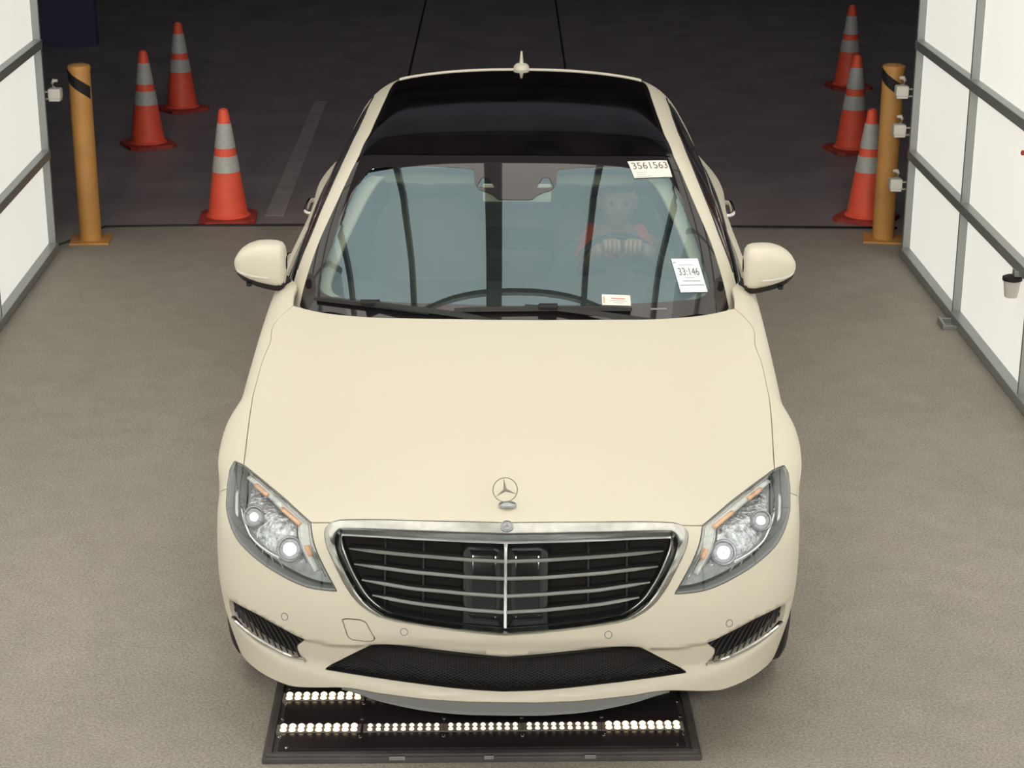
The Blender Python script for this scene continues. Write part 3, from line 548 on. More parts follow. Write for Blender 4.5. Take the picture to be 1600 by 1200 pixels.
# dark shells that close the body behind gaps and openings
shell = whole(cat(res([(0, 1.9, .93), (.80, 1.9, .90)], 30), res([(.80, 1.9, .90), (.90, 1.8, .60), (.88, 1.8, .28)], 20), res([(.88, 1.8, .28), (.88, 1.30, .28)], 8), arch(AB, AF2, 40, r=.42)*[.96, 1, 1], res([(.85, .45, .27), (.78, .32, .28)], 5), sh(wb, lambda p: np.array([0, 0, .02]))[2:]))
def F_ins(d): return lambda x, y, z: F_body(x, y, z)+d
patch('inner_structure', DN, F_ins(.085), shell, 'gap', car, step=.03, thick=0, inset=.002)
# ---- lower intake mesh and side vents
mesh_lines = []
for k in np.arange(-.9, .9, .0185):
    for s in (-1, 1): mesh_lines.append(((k, .06, .27), (k+s*.42, .06, .46)))
lg = patch('lower_grille', DN, F_ins(.045), intake, 'blackm', bumper, step=.02, thick=0, inset=-.004)
ribs('grille_mesh', DN, F_body, intake, lg, mesh_lines, .0017, 'meshb', -.016, stuff=True)
loft('intake_surround', [intake, onskin(DN, F_ins(.045), intake)], 'blackm', lg)
for s, pts in ((1, fog), (-1, mx(fog))):
    v = patch('side_vent', DN, F_ins(.040), pts, 'blackm', bumper, step=.02, thick=0, inset=-.003)
    loft('vent_surround', [pts, onskin(DN, F_ins(.040), pts)], 'paint', v)
    L_ = [((s*(k), .2, .30), (s*(k+.075), .26, .47)) for k in np.arange(.55, .90, .021)]
    ribs('vent_rib', DN, F_body, pts, v, L_, .0030, 'meshb', -.016, single=True)
    fb = cr(K['fog_bot'], 24)*[s, 1, 1]; up = onskin(DN, F_body, fb+[0, 0, .0], .004); n = grad(F_body, up)
    bl = []
    wdt = [.003+.013*math.sin(math.pi*min(1, .12+.8*i/23))**.8 for i in range(24)]
    sec = []
    for i in range(24):
        p = up[i]; w = wdt[i]; nn = n[i]; upv = np.array([0, -.15, 1.])
        sec.append([p-nn*.012-upv*.003, p+nn*.006-upv*.002, p+nn*.009+upv*w*.5, p+nn*.002+upv*w*1.1, p-nn*.012+upv*w*1.25])
    sec = np.array(sec); loft('chrome_strip', [sec[i] for i in range(24)], 'chrome', v, closed=True)
# ---- headlights
def headlight(s):
    q = lambda P: np.array(P)*[s, 1, 1]
    loop = cat(hl_t, cr(K['hl_in'], 36), hl_b)[:-1]
    root = patch('headlight', DN, F_body, q(loop), 'lens', car, step=.016, off=.001, thick=0)
    bowl = patch('bowl', DN, F_ins(.055), q(loop), 'bowl', root, step=.02, thick=0, inset=.006)
    loft('seal', [onskin(DN, F_body, q(loop), .0015), onskin(DN, F_body, q(loop), -.004), onskin(DN, F_ins(.055), q(loop))], 'lipgrey', root)
    # inner rim: dark grey border seen through the lens edge
    c2 = inset2(dedupe(DN.fwd(q(loop))), .0035)
    rim0 = DN.surf(dedupe(DN.fwd(q(loop))), F_body, -.002)
    if len(rim0) == len(c2): loft('border', [rim0, DN.surf(c2, F_body, -.006)], 'lipgrey', root)
    fp = patch('reflector_panel', DN, F_ins(.048), DN.surf(DN.fwd(q(loop))+(DN.fwd(q([(.74, .33, .67)]))[0]-DN.fwd(q(loop)))*.42, F_body), 'refl2', root, step=.02, thick=0)
    # light guide running along the top edge and down the inner edge
    A = cat(hl_t[4:], cr(K['hl_in'], 36)[:-2]); g = DN.fwd(q(A)); ctr = DN.fwd(q([(.74, .33, .67)]))[0]
    for nm, k0, dpt, r_, m_ in (('light_guide', .20, -.016, .0125, 'guide'), ('light_guide', .30, -.024, .0024, 'chrome'), ('light_guide', .085, -.008, .0022, 'chrome')):
        gg = g+(ctr-g)*k0; n_ = len(gg); gg = gg[int(n_*.05):int(n_*.97)]
        tube(nm, DN.surf(gg, F_body, dpt)[::3], r_, m_, root, 8, .6)
    # amber indicators laid into the guide
    for a, b, k0 in ((.14, .30, .20), (.42, .60, .20), (.74, .84, .15)):
        n_ = len(g); gg = (g+(ctr-g)*k0)[int(n_*a):int(n_*b)]
        tube('indicator', DN.surf(gg, F_body, -.006)[::2], .0085, 'orange_l', root, 8, .7)
    # pale shelf between the guide and the inner corner
    ic = [p for p in A]; n0 = len(cr(K['hl_top'], 50))-4
    shf = np.vstack([g[n0-26:n0+16], (g+(ctr-g)*.20)[n0-26:n0+16][::-1]])
    sv = DN.surf(shf, F_body, -.012); nn = len(shf)//2
    mesh('guide_shelf', sv, [(i, i+1, 2*nn-2-i, 2*nn-1-i) for i in range(nn-1)], 'guide', root)
    # lower blade
    Bm = hl_b[12:100]; g2 = DN.fwd(q(Bm)); gg = g2+(ctr-g2)*.48
    tube('lower_blade', DN.surf(gg[3:-8], F_body, -.026)[::3], .0035, 'chrome', root, 8, .6)
    gg = g2+(ctr-g2)*.40; tube('lower_blade', DN.surf(gg[10:-8], F_body, -.030)[::3], .0022, 'refl', root, 8, .6)
    gg = g2+(ctr-g2)*.26; tube('light_guide', DN.surf(gg[58:86], F_body, -.020)[::3], [.002]+[.005]*8+[.003], 'guide', root, 8, .6)
    # slanted ribs on the lower bowl
    for t in np.linspace(.18, .75, 9):
        i = int(t*(len(g2)-1)); P = [DN.surf((g2[i]+(ctr-g2[i])*k)[None], F_body, -.040)[0] for k in (.10, .20, .32)]
        tube('bowl_rib', P, .0018, 'satin', root, 5)
    # two lamp modules with faceted reflectors
    for (x, y, z), R_, lit in (((.655, .245, .650), .041, .029), ((.785, .375, .700), .034, .020)):
        p = onskin(DN, F_body, q([(x, y, z)]), -.036)[0]
        o = lathe('projector', [(R_, .012), (R_*.97, .018), (R_*.88, .020), (R_*.74, .012), (R_*.70, .004), (R_*.62, -.004)], 'ringm', root, 28, (0, 0, 0), 'Y', True)
        d = Vector((s*.10, -1, .42)).normalized(); o.rotation_mode = 'QUATERNION'; rq = Vector((0, -1, 0)).rotation_difference(d)
        o.data.transform(Matrix.Translation(p) @ rq.to_matrix().to_4x4())
        rf_ = lathe('reflector', [(R_*.70, .006), (R_*.55, -.006), (R_*.3, -.012), (.002, -.014)], 'refl', o, 24, (0, 0, 0), 'Y', True); rf_.data.transform(Matrix.Translation(p) @ rq.to_matrix().to_4x4())
        e = lathe('lit_element', [(.001, .016), (lit*.7, .012), (lit, .004), (lit, -.008)], 'lamp_on', o, 18, (0, 0, 0), 'Y', True)
        e.data.transform(Matrix.Translation(p) @ rq.to_matrix().to_4x4())
        lr = lathe('lens_ring', [(lit+.001, .010), (lit+.003, .012), (lit+.005, .008), (lit+.005, -.006)], 'chrome', o, 20, (0, 0, 0), 'Y', True)
        lr.data.transform(Matrix.Translation(p) @ rq.to_matrix().to_4x4())
    return root
headlight(1); headlight(-1)
# ---- radiator grille
outer = whole(cat(cr(K['gr_top'], 40), cr(K['gr_side'], 50), cr(K['gr_bot'], 34)))
inner = whole(cat(cr(K['gi_top'], 40), cr(K['gi_side'], 50), cr(K['gi_bot'], 34)))
n_ = 240
def ring_n(L): L = np.vstack([L, L[:1]]); return res(L, n_+1)[:-1]
def by_half(a, b, c):
    h = np.vstack([res(cr(a, 60), 46), res(cr(b, 80), 50)[1:], res(cr(c, 50), 34)[1:]]); return whole(h)
outer = by_half(K['gr_top'], K['gr_side'], K['gr_bot']); inner = by_half(K['gi_top'], K['gi_side'], K['gi_bot'])
ny = np.array([0, -1., .25]); ny /= np.linalg.norm(ny)
mid = outer*.45+inner*.55
grille = loft('grille', [outer-ny*.012, outer+ny*.004, outer*.95+inner*.05+ny*.007, outer*.62+inner*.38+ny*.022, outer*.48+inner*.52+ny*.022, outer*.36+inner*.64+ny*.004, outer*.12+inner*.88-ny*.010], 'gchrome', car)
loft('inner_frame', [outer*.14+inner*.86-ny*.012, outer*.10+inner*.90-ny*.004, inner-ny*.004+0, inner-ny*.03], 'satin', grille)
bk = inner.copy(); bk[:, 1] += .050
gb = mesh('grille_back', np.vstack([bk, bk.mean(0)[None]]), [(i, (i+1) % len(bk), len(bk)) for i in range(len(bk))], 'gap', grille, False)
loft('grille_tunnel', [inner-ny*.02, bk], 'blackm', grille)
for k in range(4):
    h = cr(K['slat%d' % k], 40)
    for s in (1, -1):
        P = h*[s, 1, 1]; sec = []
        for i, p in enumerate(P):
            t = min(1, (i+1)/7.); w = .0037*t+.0006
            sec.append([p+[0, .002, w], p+[0, -.006*t, w*.3], p+[0, -.006*t, -w*.5], p+[0, .002, -w], p+[0, .036, -w*1.2], p+[0, .036, w*1.2]])
        sl = loft('slat', [np.array(q) for q in sec], 'blackm', grille, closed=True)
        se2 = np.array(sec)[:, :4]
        loft('chrome_edge', [np.array([q[0]+[0, -.0008, .0008], q[1]+[0, -.0012, .0004], q[2]+[0, -.0012, -.0004], q[3]+[0, -.0008, -.0008]]) for q in sec], 'satin', sl, closed=False)
# central bar
cbp = [(0, .1485, .709), (0, .138, .68), (0, .128, .64), (0, .110, .58), (0, .092, .53), (0, .0735, .482)]
sec = []
for p in cr(cbp, 12): sec.append([p+[-.0055, .004, 0], p+[-.004, -.008, 0], p+[.004, -.008, 0], p+[.0055, .004, 0], p+[.0055, .03, 0], p+[-.0055, .03, 0]])
loft('centre_bar', [np.array(q) for q in sec], 'satin', grille, closed=True)
# gloss radar panel halves and dark uprights
def gcol(x0, x1, y_off, name, m):
    V = []
    for x in np.linspace(x0, x1, 5):
        top = np.interp(abs(x), K['gi_top'][:, 0], K['gi_top'][:, 1]), np.interp(abs(x), K['gi_top'][:, 0], K['gi_top'][:, 2])
        gb_ = K['gi_bot'][::-1]; bot = np.interp(abs(x), gb_[:, 0], gb_[:, 1]), np.interp(abs(x), gb_[:, 0], gb_[:, 2])
        for t in np.linspace(0, 1, 7): V.append((x, top[0]+(bot[0]-top[0])*t+y_off-.010*math.sin(math.pi*t), top[1]+(bot[1]-top[1])*t))
    Fc = [(i*7+j, i*7+j+1, (i+1)*7+j+1, (i+1)*7+j) for i in range(4) for j in range(6)]
    o = mesh(name, V, Fc, m, grille); md = o.modifiers.new('s', 'SOLIDIFY'); md.thickness = .006; return o
gcol(-.125, -.006, .012, 'radar_panel', 'black'); gcol(.006, .125, .012, 'radar_panel', 'black')
for x in (-.36, -.245, .245, .36): gcol(x-.003, x+.003, .030, 'upright', 'blackm')
# round badge on the grille top and the upright ring-and-star ornament on the hood
b0 = onskin(DN, F_body, [(.003, .175, .757)])[0]; bd = Vector((0, -.75, 1)).normalized()
badge = lathe('badge', [(.0001, .006), (.0135, .0055), (.0145, .004), (.0180, .005), (.0195, .003), (.0195, -.004)], 'ringm', grille, 32)
TB = Matrix.Translation(Vector(b0)+bd*.006) @ Vector((0, 0, 1)).rotation_difference(bd).to_matrix().to_4x4()
badge.data.transform(TB)
def star(name, R_, w, m, parent, T, thick=.002):
    bm = bmesh.new()
    for k in range(3):
        a = math.pi/2+k*2*math.pi/3
        tip = Vector((R_*math.cos(a), R_*math.sin(a), 0)); l = Vector((w*math.cos(a+math.pi/3), w*math.sin(a+math.pi/3), 0)); r = Vector((w*math.cos(a-math.pi/3), w*math.sin(a-math.pi/3), 0))
        for sg in (1, -1):
            c = bm.verts.new((0, 0, sg*thick)); vt = bm.verts.new(tip); vl = bm.verts.new(l); vr = bm.verts.new(r)
            bm.faces.new((c, vr, vt) if sg > 0 else (c, vt, vr)); bm.faces.new((c, vt, vl) if sg > 0 else (c, vl, vt))
    for v in bm.verts: v.co = T @ v.co
    return from_bm(name, bm, m, parent)
star('badge_star', .0130, .0020, 'satin', badge, TB @ Matrix.Translation((0, 0, .0062)))
bz = float(z_top(0, .275)); on = lathe('hood_ornament', [(.0001, .0085), (.008, .008), (.018, .0055), (.0255, .0025), (.027, -.004)], 'satin', car, 32, (0, 0, 0))
on.data.transform(Matrix.Translation((.003, .262, bz+.004)) @ Matrix.Scale(.80, 4, (0, 1, 0)))
RT = Matrix.Translation((-.004, .270, bz+.048)) @ Matrix.Rotation(math.radians(4), 4, 'Z') @ Matrix.Rotation(math.radians(80), 4, 'X') @ Matrix.Rotation(math.radians(7), 4, 'Z')
bm = bmesh.new()
N1, N2 = 48, 8
vs = [[bm.verts.new(RT @ Vector(((.0365+.0017*math.cos(b))*math.cos(a), (.0365+.0017*math.cos(b))*math.sin(a), .0017*math.sin(b)))) for b in [2*math.pi*j/N2 for j in range(N2)]] for a in [2*math.pi*i/N1 for i in range(N1)]]
for i in range(N1):
    for j in range(N2): bm.faces.new((vs[i][j], vs[(i+1) % N1][j], vs[(i+1) % N1][(j+1) % N2], vs[i][(j+1) % N2]))
M['ornament'] = mat('ornament_metal', (.38, .35, .30), .3, .9)
from_bm('ring', bm, 'ornament', on, True); star('star', .0365, .0055, 'ornament', on, RT, .003)
tube('stem', [(.002, .262, bz+.006), (-.001, .264, bz+.014)], .0035, 'ornament', on, 8)

# ---- cowl, windshield, roof, pillars
Bi = K['Bi2'].copy(); Bi = np.vstack([Bi[:-1], [(.582, 3.35, 1.45), (.585, 3.6, 1.447), (.582, 3.85, 1.435), (.57, 4.02, 1.42)]])
Bi[:, 0] += np.interp(Bi[:, 1], [2.9, 3.4, 4.0], [0, .004, .008])
Bid = cr(Bi, 160)
iw = int(np.argmin(abs(Bid[:, 1]-2.52)))    # where the windshield ends on the pillar line
wst = np.array([(.0, 2.385, 1.396), (.15, 2.389, 1.395), (.30, 2.405, 1.392), (.45, 2.44, 1.385), Bid[iw]])
hr = K['hoodrear'].copy(); wsb = hr[::-1]+np.array([0, -.02, 0]); wsb[-1] = (.806, 1.74, .93)
def snapG(P, off=0.): return onskin(DG, F_green, P, off)
frit_in = cat(cr(K['fr_notch'][::-1], 60), cr(K['fr_side'][::-1], 110), cr(K['fr_bot'], 60))
# fr_notch runs from top corner to centre bottom; reversed: centre -> corner
wo = cat(cr(wst, 40), Bid[:iw+1][::-1], res([Bid[0], wsb[-1]], 6), cr(wsb[::-1], 60))
ws = patch('windshield', DG, F_green, whole(frit_in), 'glass', car, step=.022, thick=0, off=.0, inset=-.004)
tri = lambda P: res(np.vstack([P, P[:1]]), 40)[:-1]
T1 = np.array([(.106, 2.2507, 1.3369), (.0825, 2.1965, 1.3109), (.1478, 2.2022, 1.3114), (.1297, 2.25, 1.3358)])
border = patch('black_border', DG, F_green, whole(wo), 'frit', ws, holes=[whole(frit_in), tri(T1), mx(tri(T1))], step=.025, thick=.004, off=.0012, inset=.002)
both('sensor_window', DG, F_green, tri(T1), 'glass', ws, step=.02, thick=0, off=.0004, inset=0)
# roof: front glass band, main panel, rear panel, dark side mouldings
mold = Bid-np.array([.024, 0, 0])*(np.interp(Bid[:, 1], [1.9, 2.2], [.9, 1])[:, None])
def roofpan(name, fr, re, x0=.0):
    i0 = int(np.argmin(abs(mold[:, 1]-fr[-1][1]))); i1 = int(np.argmin(abs(mold[:, 1]-re[-1][1])))
    f = np.array(fr, float); r = np.array(re, float); f[-1] = mold[i0]; r[-1] = mold[i1]
    return patch(name, DG, F_green, whole(cat(cr(f, 30), mold[i0:i1+1], cr(r[::-1], 30))), 'roofglass', car, step=.035, thick=.008, inset=.0022)
r0 = [tuple(p+np.array([0, .006, 0])) for p in wst]
r1 = [(0, 2.545, 1.44), (.15, 2.55, 1.44), (.30, 2.557, 1.435), (.44, 2.582, 1.43), (.59, 2.63, 1.41)]
r2 = [(0, 3.36, 1.495), (.15, 3.363, 1.49), (.30, 3.375, 1.487), (.45, 3.41, 1.475), (.57, 3.46, 1.455)]
r3 = [(0, 4.04, 1.45), (.15, 4.035, 1.45), (.30, 4.025, 1.445), (.45, 4.00, 1.43), (.57, 3.95, 1.42)]
rf = roofpan('roof_glass_front', r0, r1); roofpan('sunroof_glass', r1, r2); roofpan('roof_glass_rear', r2, r3)
i3 = int(np.argmin(abs(mold[:, 1]-3.95)))
both('roof_moulding', DG, F_green, cat(Bid[iw:i3+1], mold[iw:i3+1][::-1]), 'black', car, step=.02, thick=.004, off=-.001, inset=.0005)
# white side frame: A pillar, roof rail and C pillar around the side windows
Bo = K['Bo'].copy(); Bo = np.vstack([Bo, [(.676, 3.45, 1.392), (.672, 3.62, 1.385), (.674, 3.75, 1.37)]])
Bod = cr(Bo, 120)
wt = np.array([(.70, 3.86, 1.33), (.745, 3.97, 1.22), (.80, 4.03, 1.10), (.850, 4.02, 1.02), (.868, 3.98, .990)])
belt = np.array([(.868, 3.98, .990), (.882, 3.5, .978), (.884, 3.0, .970), (.880, 2.5, .967), (.868, 2.15, .966), (.855, 2.03, .968)])
sideA = cat(Bid[:i3+1], res([Bid[i3], (.55, 4.10, 1.41), (.60, 4.45, 1.27), (.66, 4.75, 1.12)], 40), res([(.66, 4.75, 1.12), (.80, 4.60, 1.07), (.90, 4.2, 1.00), wt[-1]], 40), cr(wt[::-1], 30), Bod[::-1], res([Bod[0], (.880, 1.96, .93), (.860, 1.85, .895), (.825, 1.79, .89), Bid[0]], 24))
both('roof_side_frame', DG, F_green, sideA, 'paint', car, step=.022)
winloop = cat(Bod, cr(wt, 30), cr(belt, 90))[:-1]
def winpart(y0, y1, name, m, off=-.006, ins=.002):
    L = winloop; keep = []
    P = DG.fwd(L)
    ids = [i for i, p in enumerate(L) if y0 <= p[1] <= y1]
    seq = L[ids]; top = [p for p in L[:150] if y0 <= p[1] <= y1]; bot = [p for p in L[150:] if y0 <= p[1] <= y1]
    return both(name, DG, F_green, np.vstack([top, bot]), m, car, step=.03, thick=.004, off=off, inset=ins)
winpart(1.9, 2.86, 'side_window', 'sideglass'); winpart(2.98, 3.83, 'side_window', 'sideglass'); winpart(2.845, 2.995, 'door_pillar', 'black', -.004, 0); winpart(3.84, 4.2, 'side_window', 'black', -.006)
for s in (1, -1):
    tube('window_trim', onskin(DG, F_green, cr(belt, 40)*[s, 1, 1], .004), .007, 'satin', car, 8)
    tube('window_trim', onskin(DG, F_green, cr(Bod[4:], 40)*[s, 1, 1], .001), .004, 'blackm', car, 6)
# rear roof strip, rear window, tail
patch('rear_window', DG, F_green, whole(cat(cr(np.array(r3)+[0, .022, 0], 30), res([(.55, 3.99, 1.41), (.55, 4.10, 1.41), (.60, 4.45, 1.27), (.655, 4.74, 1.12)], 40), res([(.655, 4.74, 1.12), (.3, 4.80, 1.14), (0, 4.82, 1.14)], 20))), 'black', car, step=.04, thick=.004)
rs_ = np.array(r3); ra = snapG(cr(rs_, 40), .001); rb = snapG(cr(rs_+[0, .022, 0], 40), .001)
ra = np.vstack([mx(ra[::-1]), ra[1:]]); rb = np.vstack([mx(rb[::-1]), rb[1:]])
loft('rear_roof_strip', [ra-[0, 0, .004], ra+[0, .004, .005], rb+[0, -.004, .006], rb-[0, 0, .004]], 'paint', car, closed=False)
an = lathe('antenna', [(.038, -.004), (.036, .010), (.028, .020), (.012, .026), (.0001, .028)], 'paint', car, 24, (0, 0, 0)); an.data.transform(Matrix.Translation((.004, 4.06, 1.455)) @ Matrix.Scale(1.7, 4, (0, 1, 0)))
sec = []
for t in np.linspace(0, 1, 9):
    z = 1.468+.062*t; w = .0115*(1-.60*t); l = .038*(1-.62*t); yc = 4.070+.030*t; sec.append(np.array([(.004+w*math.cos(a), yc+l*math.sin(a), z) for a in np.linspace(0, 2*math.pi, 13)[:-1]]))
sec.append(np.array([(.004, 4.10, 1.532)]*12)); loft('antenna_fin', sec, 'paint', an)
# ---- doors, rear quarter, boot
DS = Dom((0, 2.9, .55), (1, 0, .12)); DSL = Dom((0, 2.9, .55), (-1, 0, .12))
def door(y0, y1, y0b, y1b, arch_rear=False):
    top = np.array([(.868, y, .962+.02*(y-2.2)/1.8) for y in np.linspace(y0+.01, y1, 40)])
    rear = [(.888, y1, top[-1][2]), (.93, y1+.01, .92), ysd(y1+.02, .80), ysd((y1+y1b)/2+.01, .6)]
    if arch_rear: rear = np.vstack([res(rear, 20), arch(math.pi-.72, math.pi-.12, 14, cy=4.065)])
    else: rear = res(rear+[ysd(y1b, .27)], 30)
    bot = res([rear[-1], ysd(rear[-1][1]-.02, .27), ysd(y0b, .27)], 40)
    front = res([ysd(y0b, .27), ysd((y0+y0b)/2-.03, .6), ysd(y0-.10 if not arch_rear else y0+.02, .80), (.93, (y0-.04) if not arch_rear else y0+.01, .92), top[0]], 30)
    L = cat(top, rear, bot, front)[:-1]
    a = patch('door', DS, F_body, L, 'paint', car, step=.022); b = patch('door', DSL, F_body, mx(L), 'paint', car, step=.022); return b, a
fd = door(2.01, 2.95, 1.806, 2.95); rd = door(2.956, 4.02, 2.956, 3.60, True)
for (y, ds_) in ((2.74, fd), (3.74, rd)):
    for s, d_ in ((-1, ds_[0]), (1, ds_[1])):
        x0 = float(x_side(np.array(y), np.array(.86)))
        hp = [(s*(x0-.012), y-.13, .850), (s*(x0+.024), y-.105, .856), (s*(x0+.031), y-.02, .862), (s*(x0+.031), y+.05, .864), (s*(x0+.026), y+.10, .862), (s*(x0-.012), y+.125, .858)]
        tube('door_handle', cr(hp, 18), .0115, 'chrome', d_, 10, 1.0)
quart = whole(cat(res([(0, 4.83, 1.06), (.30, 4.82, 1.06), (.62, 4.76, 1.05), (.80, 4.60, 1.04), (.888, 4.2, 1.00), (.888, 4.03, .995)], 80), res([(.888, 4.03, .995), (.93, 4.03, .94), ysd(4.04, .80)], 16)[1:],
     res([ysd(4.04, .80), ysd(3.90, .71)], 8), arch(math.atan2(.365, -.165), AB+.0, 50, cy=4.065), res([ysd(4.065+.385*math.cos(AB), .27), ysd(4.8, .27), (.70, 5.12, .27), (.3, 5.2, .27), (0, 5.21, .27)], 60)))
patch('rear_body', DR, F_body, quart, 'paint', car, step=.03)
patch('inner_structure', DR, F_ins(.10), quart*[.97, 1, 1], 'gap', car, step=.06, thick=0, inset=.004)
box('underbody', (0, 2.75, .27), (1.62, 4.3, .06), 'gap', car)
# cowl tray hidden below the hood edge and the wipers
for s, P in ((1, [(-.738, 1.845, .966), (-.464, 1.685, .983), (-.30, 1.620, .982)]), (2, [(-.21, 1.618, .993), (.124, 1.618, .999), (.428, 1.672, .985)])):
    P = cr(P, 24); b = snapG(P, .014)
    sec = []
    for i, p in enumerate(b):
        e = min(1, (i+1)/3, (24-i)/3); sec.append([p+[0, -.013, -.006], p+[0, -.009, .006*e], p+[0, .003, .008*e], p+[0, .010, .0]])
    wp = loft('wiper', [np.array(q) for q in sec], 'rubber', car)
    tube('wiper_blade', b+[0, .011, -.006], .004, 'blackm', wp, 6)
    mid_ = b[12]
    if s == 1: arm = [(b[10]+[0, 0, .006]), (-.40, 1.63, .995), (-.20, 1.58, .985), (-.05, 1.545, .965)]
    else: arm = [(b[9]+[0, 0, .006]), (.16, 1.60, 1.003), (.34, 1.585, .985), (.52, 1.60, .955)]
    sc = []
    for i, p in enumerate(cr(arm, 14)): w = .010+.010*i/13; sc.append([p+[0, -w, -.004], p+[0, -w*.6, .007], p+[0, w*.6, .009], p+[0, w, -.004]])
    loft('wiper_arm', [np.array(q) for q in sc], 'rubber', wp)
    bl = box('arm_joint', tuple(b[12]+[0, -.004, .009]), (.07, .036, .016), 'blackm', wp, bevel=.005)
tub = patch('vin_plate', DG, F_green, np.array([(.50, 1.70, .98), (.565, 1.715, .978), (.57, 1.702, .972), (.505, 1.688, .974)]), 'lipgrey', ws, step=.05, thick=.001, off=.002)
# ---- mirrors
def mirror(s):
    prof = [  # x, ztop, zbot, y depth half
     (.868, 1.085, 1.035, .030), (.874, 1.122, .985, .058), (.884, 1.136, .972, .070), (.905, 1.142, .970, .078), (.94, 1.143, .976, .082), (.975, 1.140, .984, .082), (1.01, 1.128, .996, .078), (1.038, 1.110, 1.010, .070), (1.056, 1.090, 1.026, .056), (1.066, 1.072, 1.043, .034), (1.069, 1.058, 1.054, .008)]
    P = np.array(prof); xs_ = np.linspace(0, len(P)-1, 40); P = np.stack([np.interp(xs_, range(len(P)), P[:, i]) for i in range(4)], 1); sec = []
    for x, zt, zb, dy in P:
        zc, hz = (zt+zb)/2, (zt-zb)/2; q = []
        for a in np.linspace(0, 2*math.pi, 33)[:-1]:
            c, d = math.cos(a), math.sin(a); e = .62
            yy = dy*math.copysign(abs(c)**e, c); yy = yy if c < 0 else yy*.75
            q.append((s*x, 2.005+.10*(x-.87)+yy, zc+hz*math.copysign(abs(d)**e, d)))
        sec.append(np.array(q))
    mr = loft('mirror', sec, 'paint', car)
    # slim indicator lens
    ind = []
    for x in np.linspace(.93, 1.060, 12):
        zt, zb, dy = [np.interp(x, P[:, 0], P[:, i]) for i in (1, 2, 3)]; zc, hz = (zt+zb)/2, (zt-zb)/2; f = -.50-.10*(x-.93)/.13; dd = abs(f)**(1/.62)
        ind.append((s*x, 2.005+.10*(x-.87)-dy*math.sqrt(max(0, 1-dd*dd))**.62-.0008, zc+hz*f))
    tube('turn_signal', ind, [.0015]+[.0042]*9+[.004, .002], 'white_plastic', mr, 8, 1.2)
    bp = []
    for x, zt, zb, dy in P[4:-5]: bp.append(np.array([(s*x, 2.005+.10*(x-.87)-dy*.85, zb+.012), (s*x, 2.005+.10*(x-.87)-dy*.55, zb-.012), (s*x, 2.005+.10*(x-.87)+dy*.4, zb-.012), (s*x, 2.005+.10*(x-.87)+dy*.6, zb+.012)]))
    loft('mirror_base', bp, 'blackm', mr)
    tube('mirror_arm', [(s*.876, 2.035, .975), (s*.895, 2.015, .972), (s*.92, 2.0, .982), (s*.95, 2.0, .995)], [.034, .030, .026, .020], 'blackm', mr, 12, .9)
    box('mirror_glass', (s*.950, 2.070, 1.06), (.12, .008, .10), 'chrome', mr, bevel=.003)
    lathe('camera_pod', [(.011, 0), (.010, -.014), (.001, -.017)], 'blackm', mr, 14, (s*1.01, 1.97, .990))
    # triangular mounting foot in front of the side window
    return mr
mirror(1); mirror(-1)
# ---- wheels
def wheel(s, y, rx=0):
    w = lathe('wheel', [(.20, -.03), (.235, -.08), (.24, -.115), (.318, -.118), (.338, -.105), (.345, -.08), (.345, .08), (.338, .105), (.318, .118), (.24, .115), (.235, .08), (.20, .03)], 'rubber', car, 48, (s*.795, y, .345), 'X')
    rim = lathe('rim', [(.245, -.09), (.235, s*.095 if s > 0 else -.095), (.245, .09)], 'satin', w, 40, (s*.795, y, .345), 'X')
    for k in range(5):
        a = k*2*math.pi/5; c = (s*.888, y+.125*math.cos(a), .345+.125*math.sin(a)); box('spoke', c, (.03, .20, .05), 'satin', rim, rx=a, bevel=.006)
    lathe('hub', [(.055, -.02), (.05, .02)], 'satin', rim, 20, (s*.895, y, .345), 'X')
for y in (.90, 4.065): wheel(1, y); wheel(-1, y)
# ---- cabin
K2 = cr(K['fr_side'], 60)
inn = K2.copy(); tt = np.linspace(0, 1, 60); inn[:, 0] -= .030+.030*tt; inn[:, 1] -= .01*tt
tr_loop = cat(K2[:56]+[.040, 0, 0], (inn+[.012, 0, 0])[:54][::-1])
top_loop = cat(res([K['fr_notch'][0]+[.0, .006, 0], K['fr_side'][-1]+[0, .006, 0], K['fr_side'][-2]+[0, .006, 0]], 20), res([K['fr_side'][-2]+[-.02, -.045, -.02], K['fr_notch'][0]+[.2, -.035, -.02], K['fr_notch'][0]+[.0, -.040, -.02]], 20))
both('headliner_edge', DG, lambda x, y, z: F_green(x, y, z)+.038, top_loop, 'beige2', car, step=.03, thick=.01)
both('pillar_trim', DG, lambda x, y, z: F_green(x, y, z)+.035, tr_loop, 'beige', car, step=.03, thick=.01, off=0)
sec = []
for x in np.linspace(-.76, .76, 25):
    a = abs(x); q = [(x, 1.56+.24*(a/.78)**2.4, .905), (x, 1.62+.22*(a/.78)**2.4, .945), (x, 1.85+.10*(a/.78)**2, .965+.0*a), (x, 2.08, .968), (x, 2.17, .945), (x, 2.19, .88), (x, 2.16, .70), (x, 2.10, .45)]
    sec.append(np.array(q))
hump = lambda x: .035*math.exp(-((x-.40)/.19)**2)
for s_ in sec:
    for p in s_[2:5]: p[2] += hump(p[0])
db = loft('dashboard', sec, 'dash', car, closed=False)
both('shoulder_lining', DS, lambda x, y, z: F_body(x, y, z)+.07, np.array([(.86, 2.0, .93), (.86, 3.9, .96), (.93, 3.6, .5), (.93, 2.0, .5)]), 'beige2', car, step=.06, thick=0) if False else None
for s in (-1, 1):
    box('door_lining', (s*.80, 2.75, .70), (.05, 1.5, .46), 'beige2', car, bevel=.015)
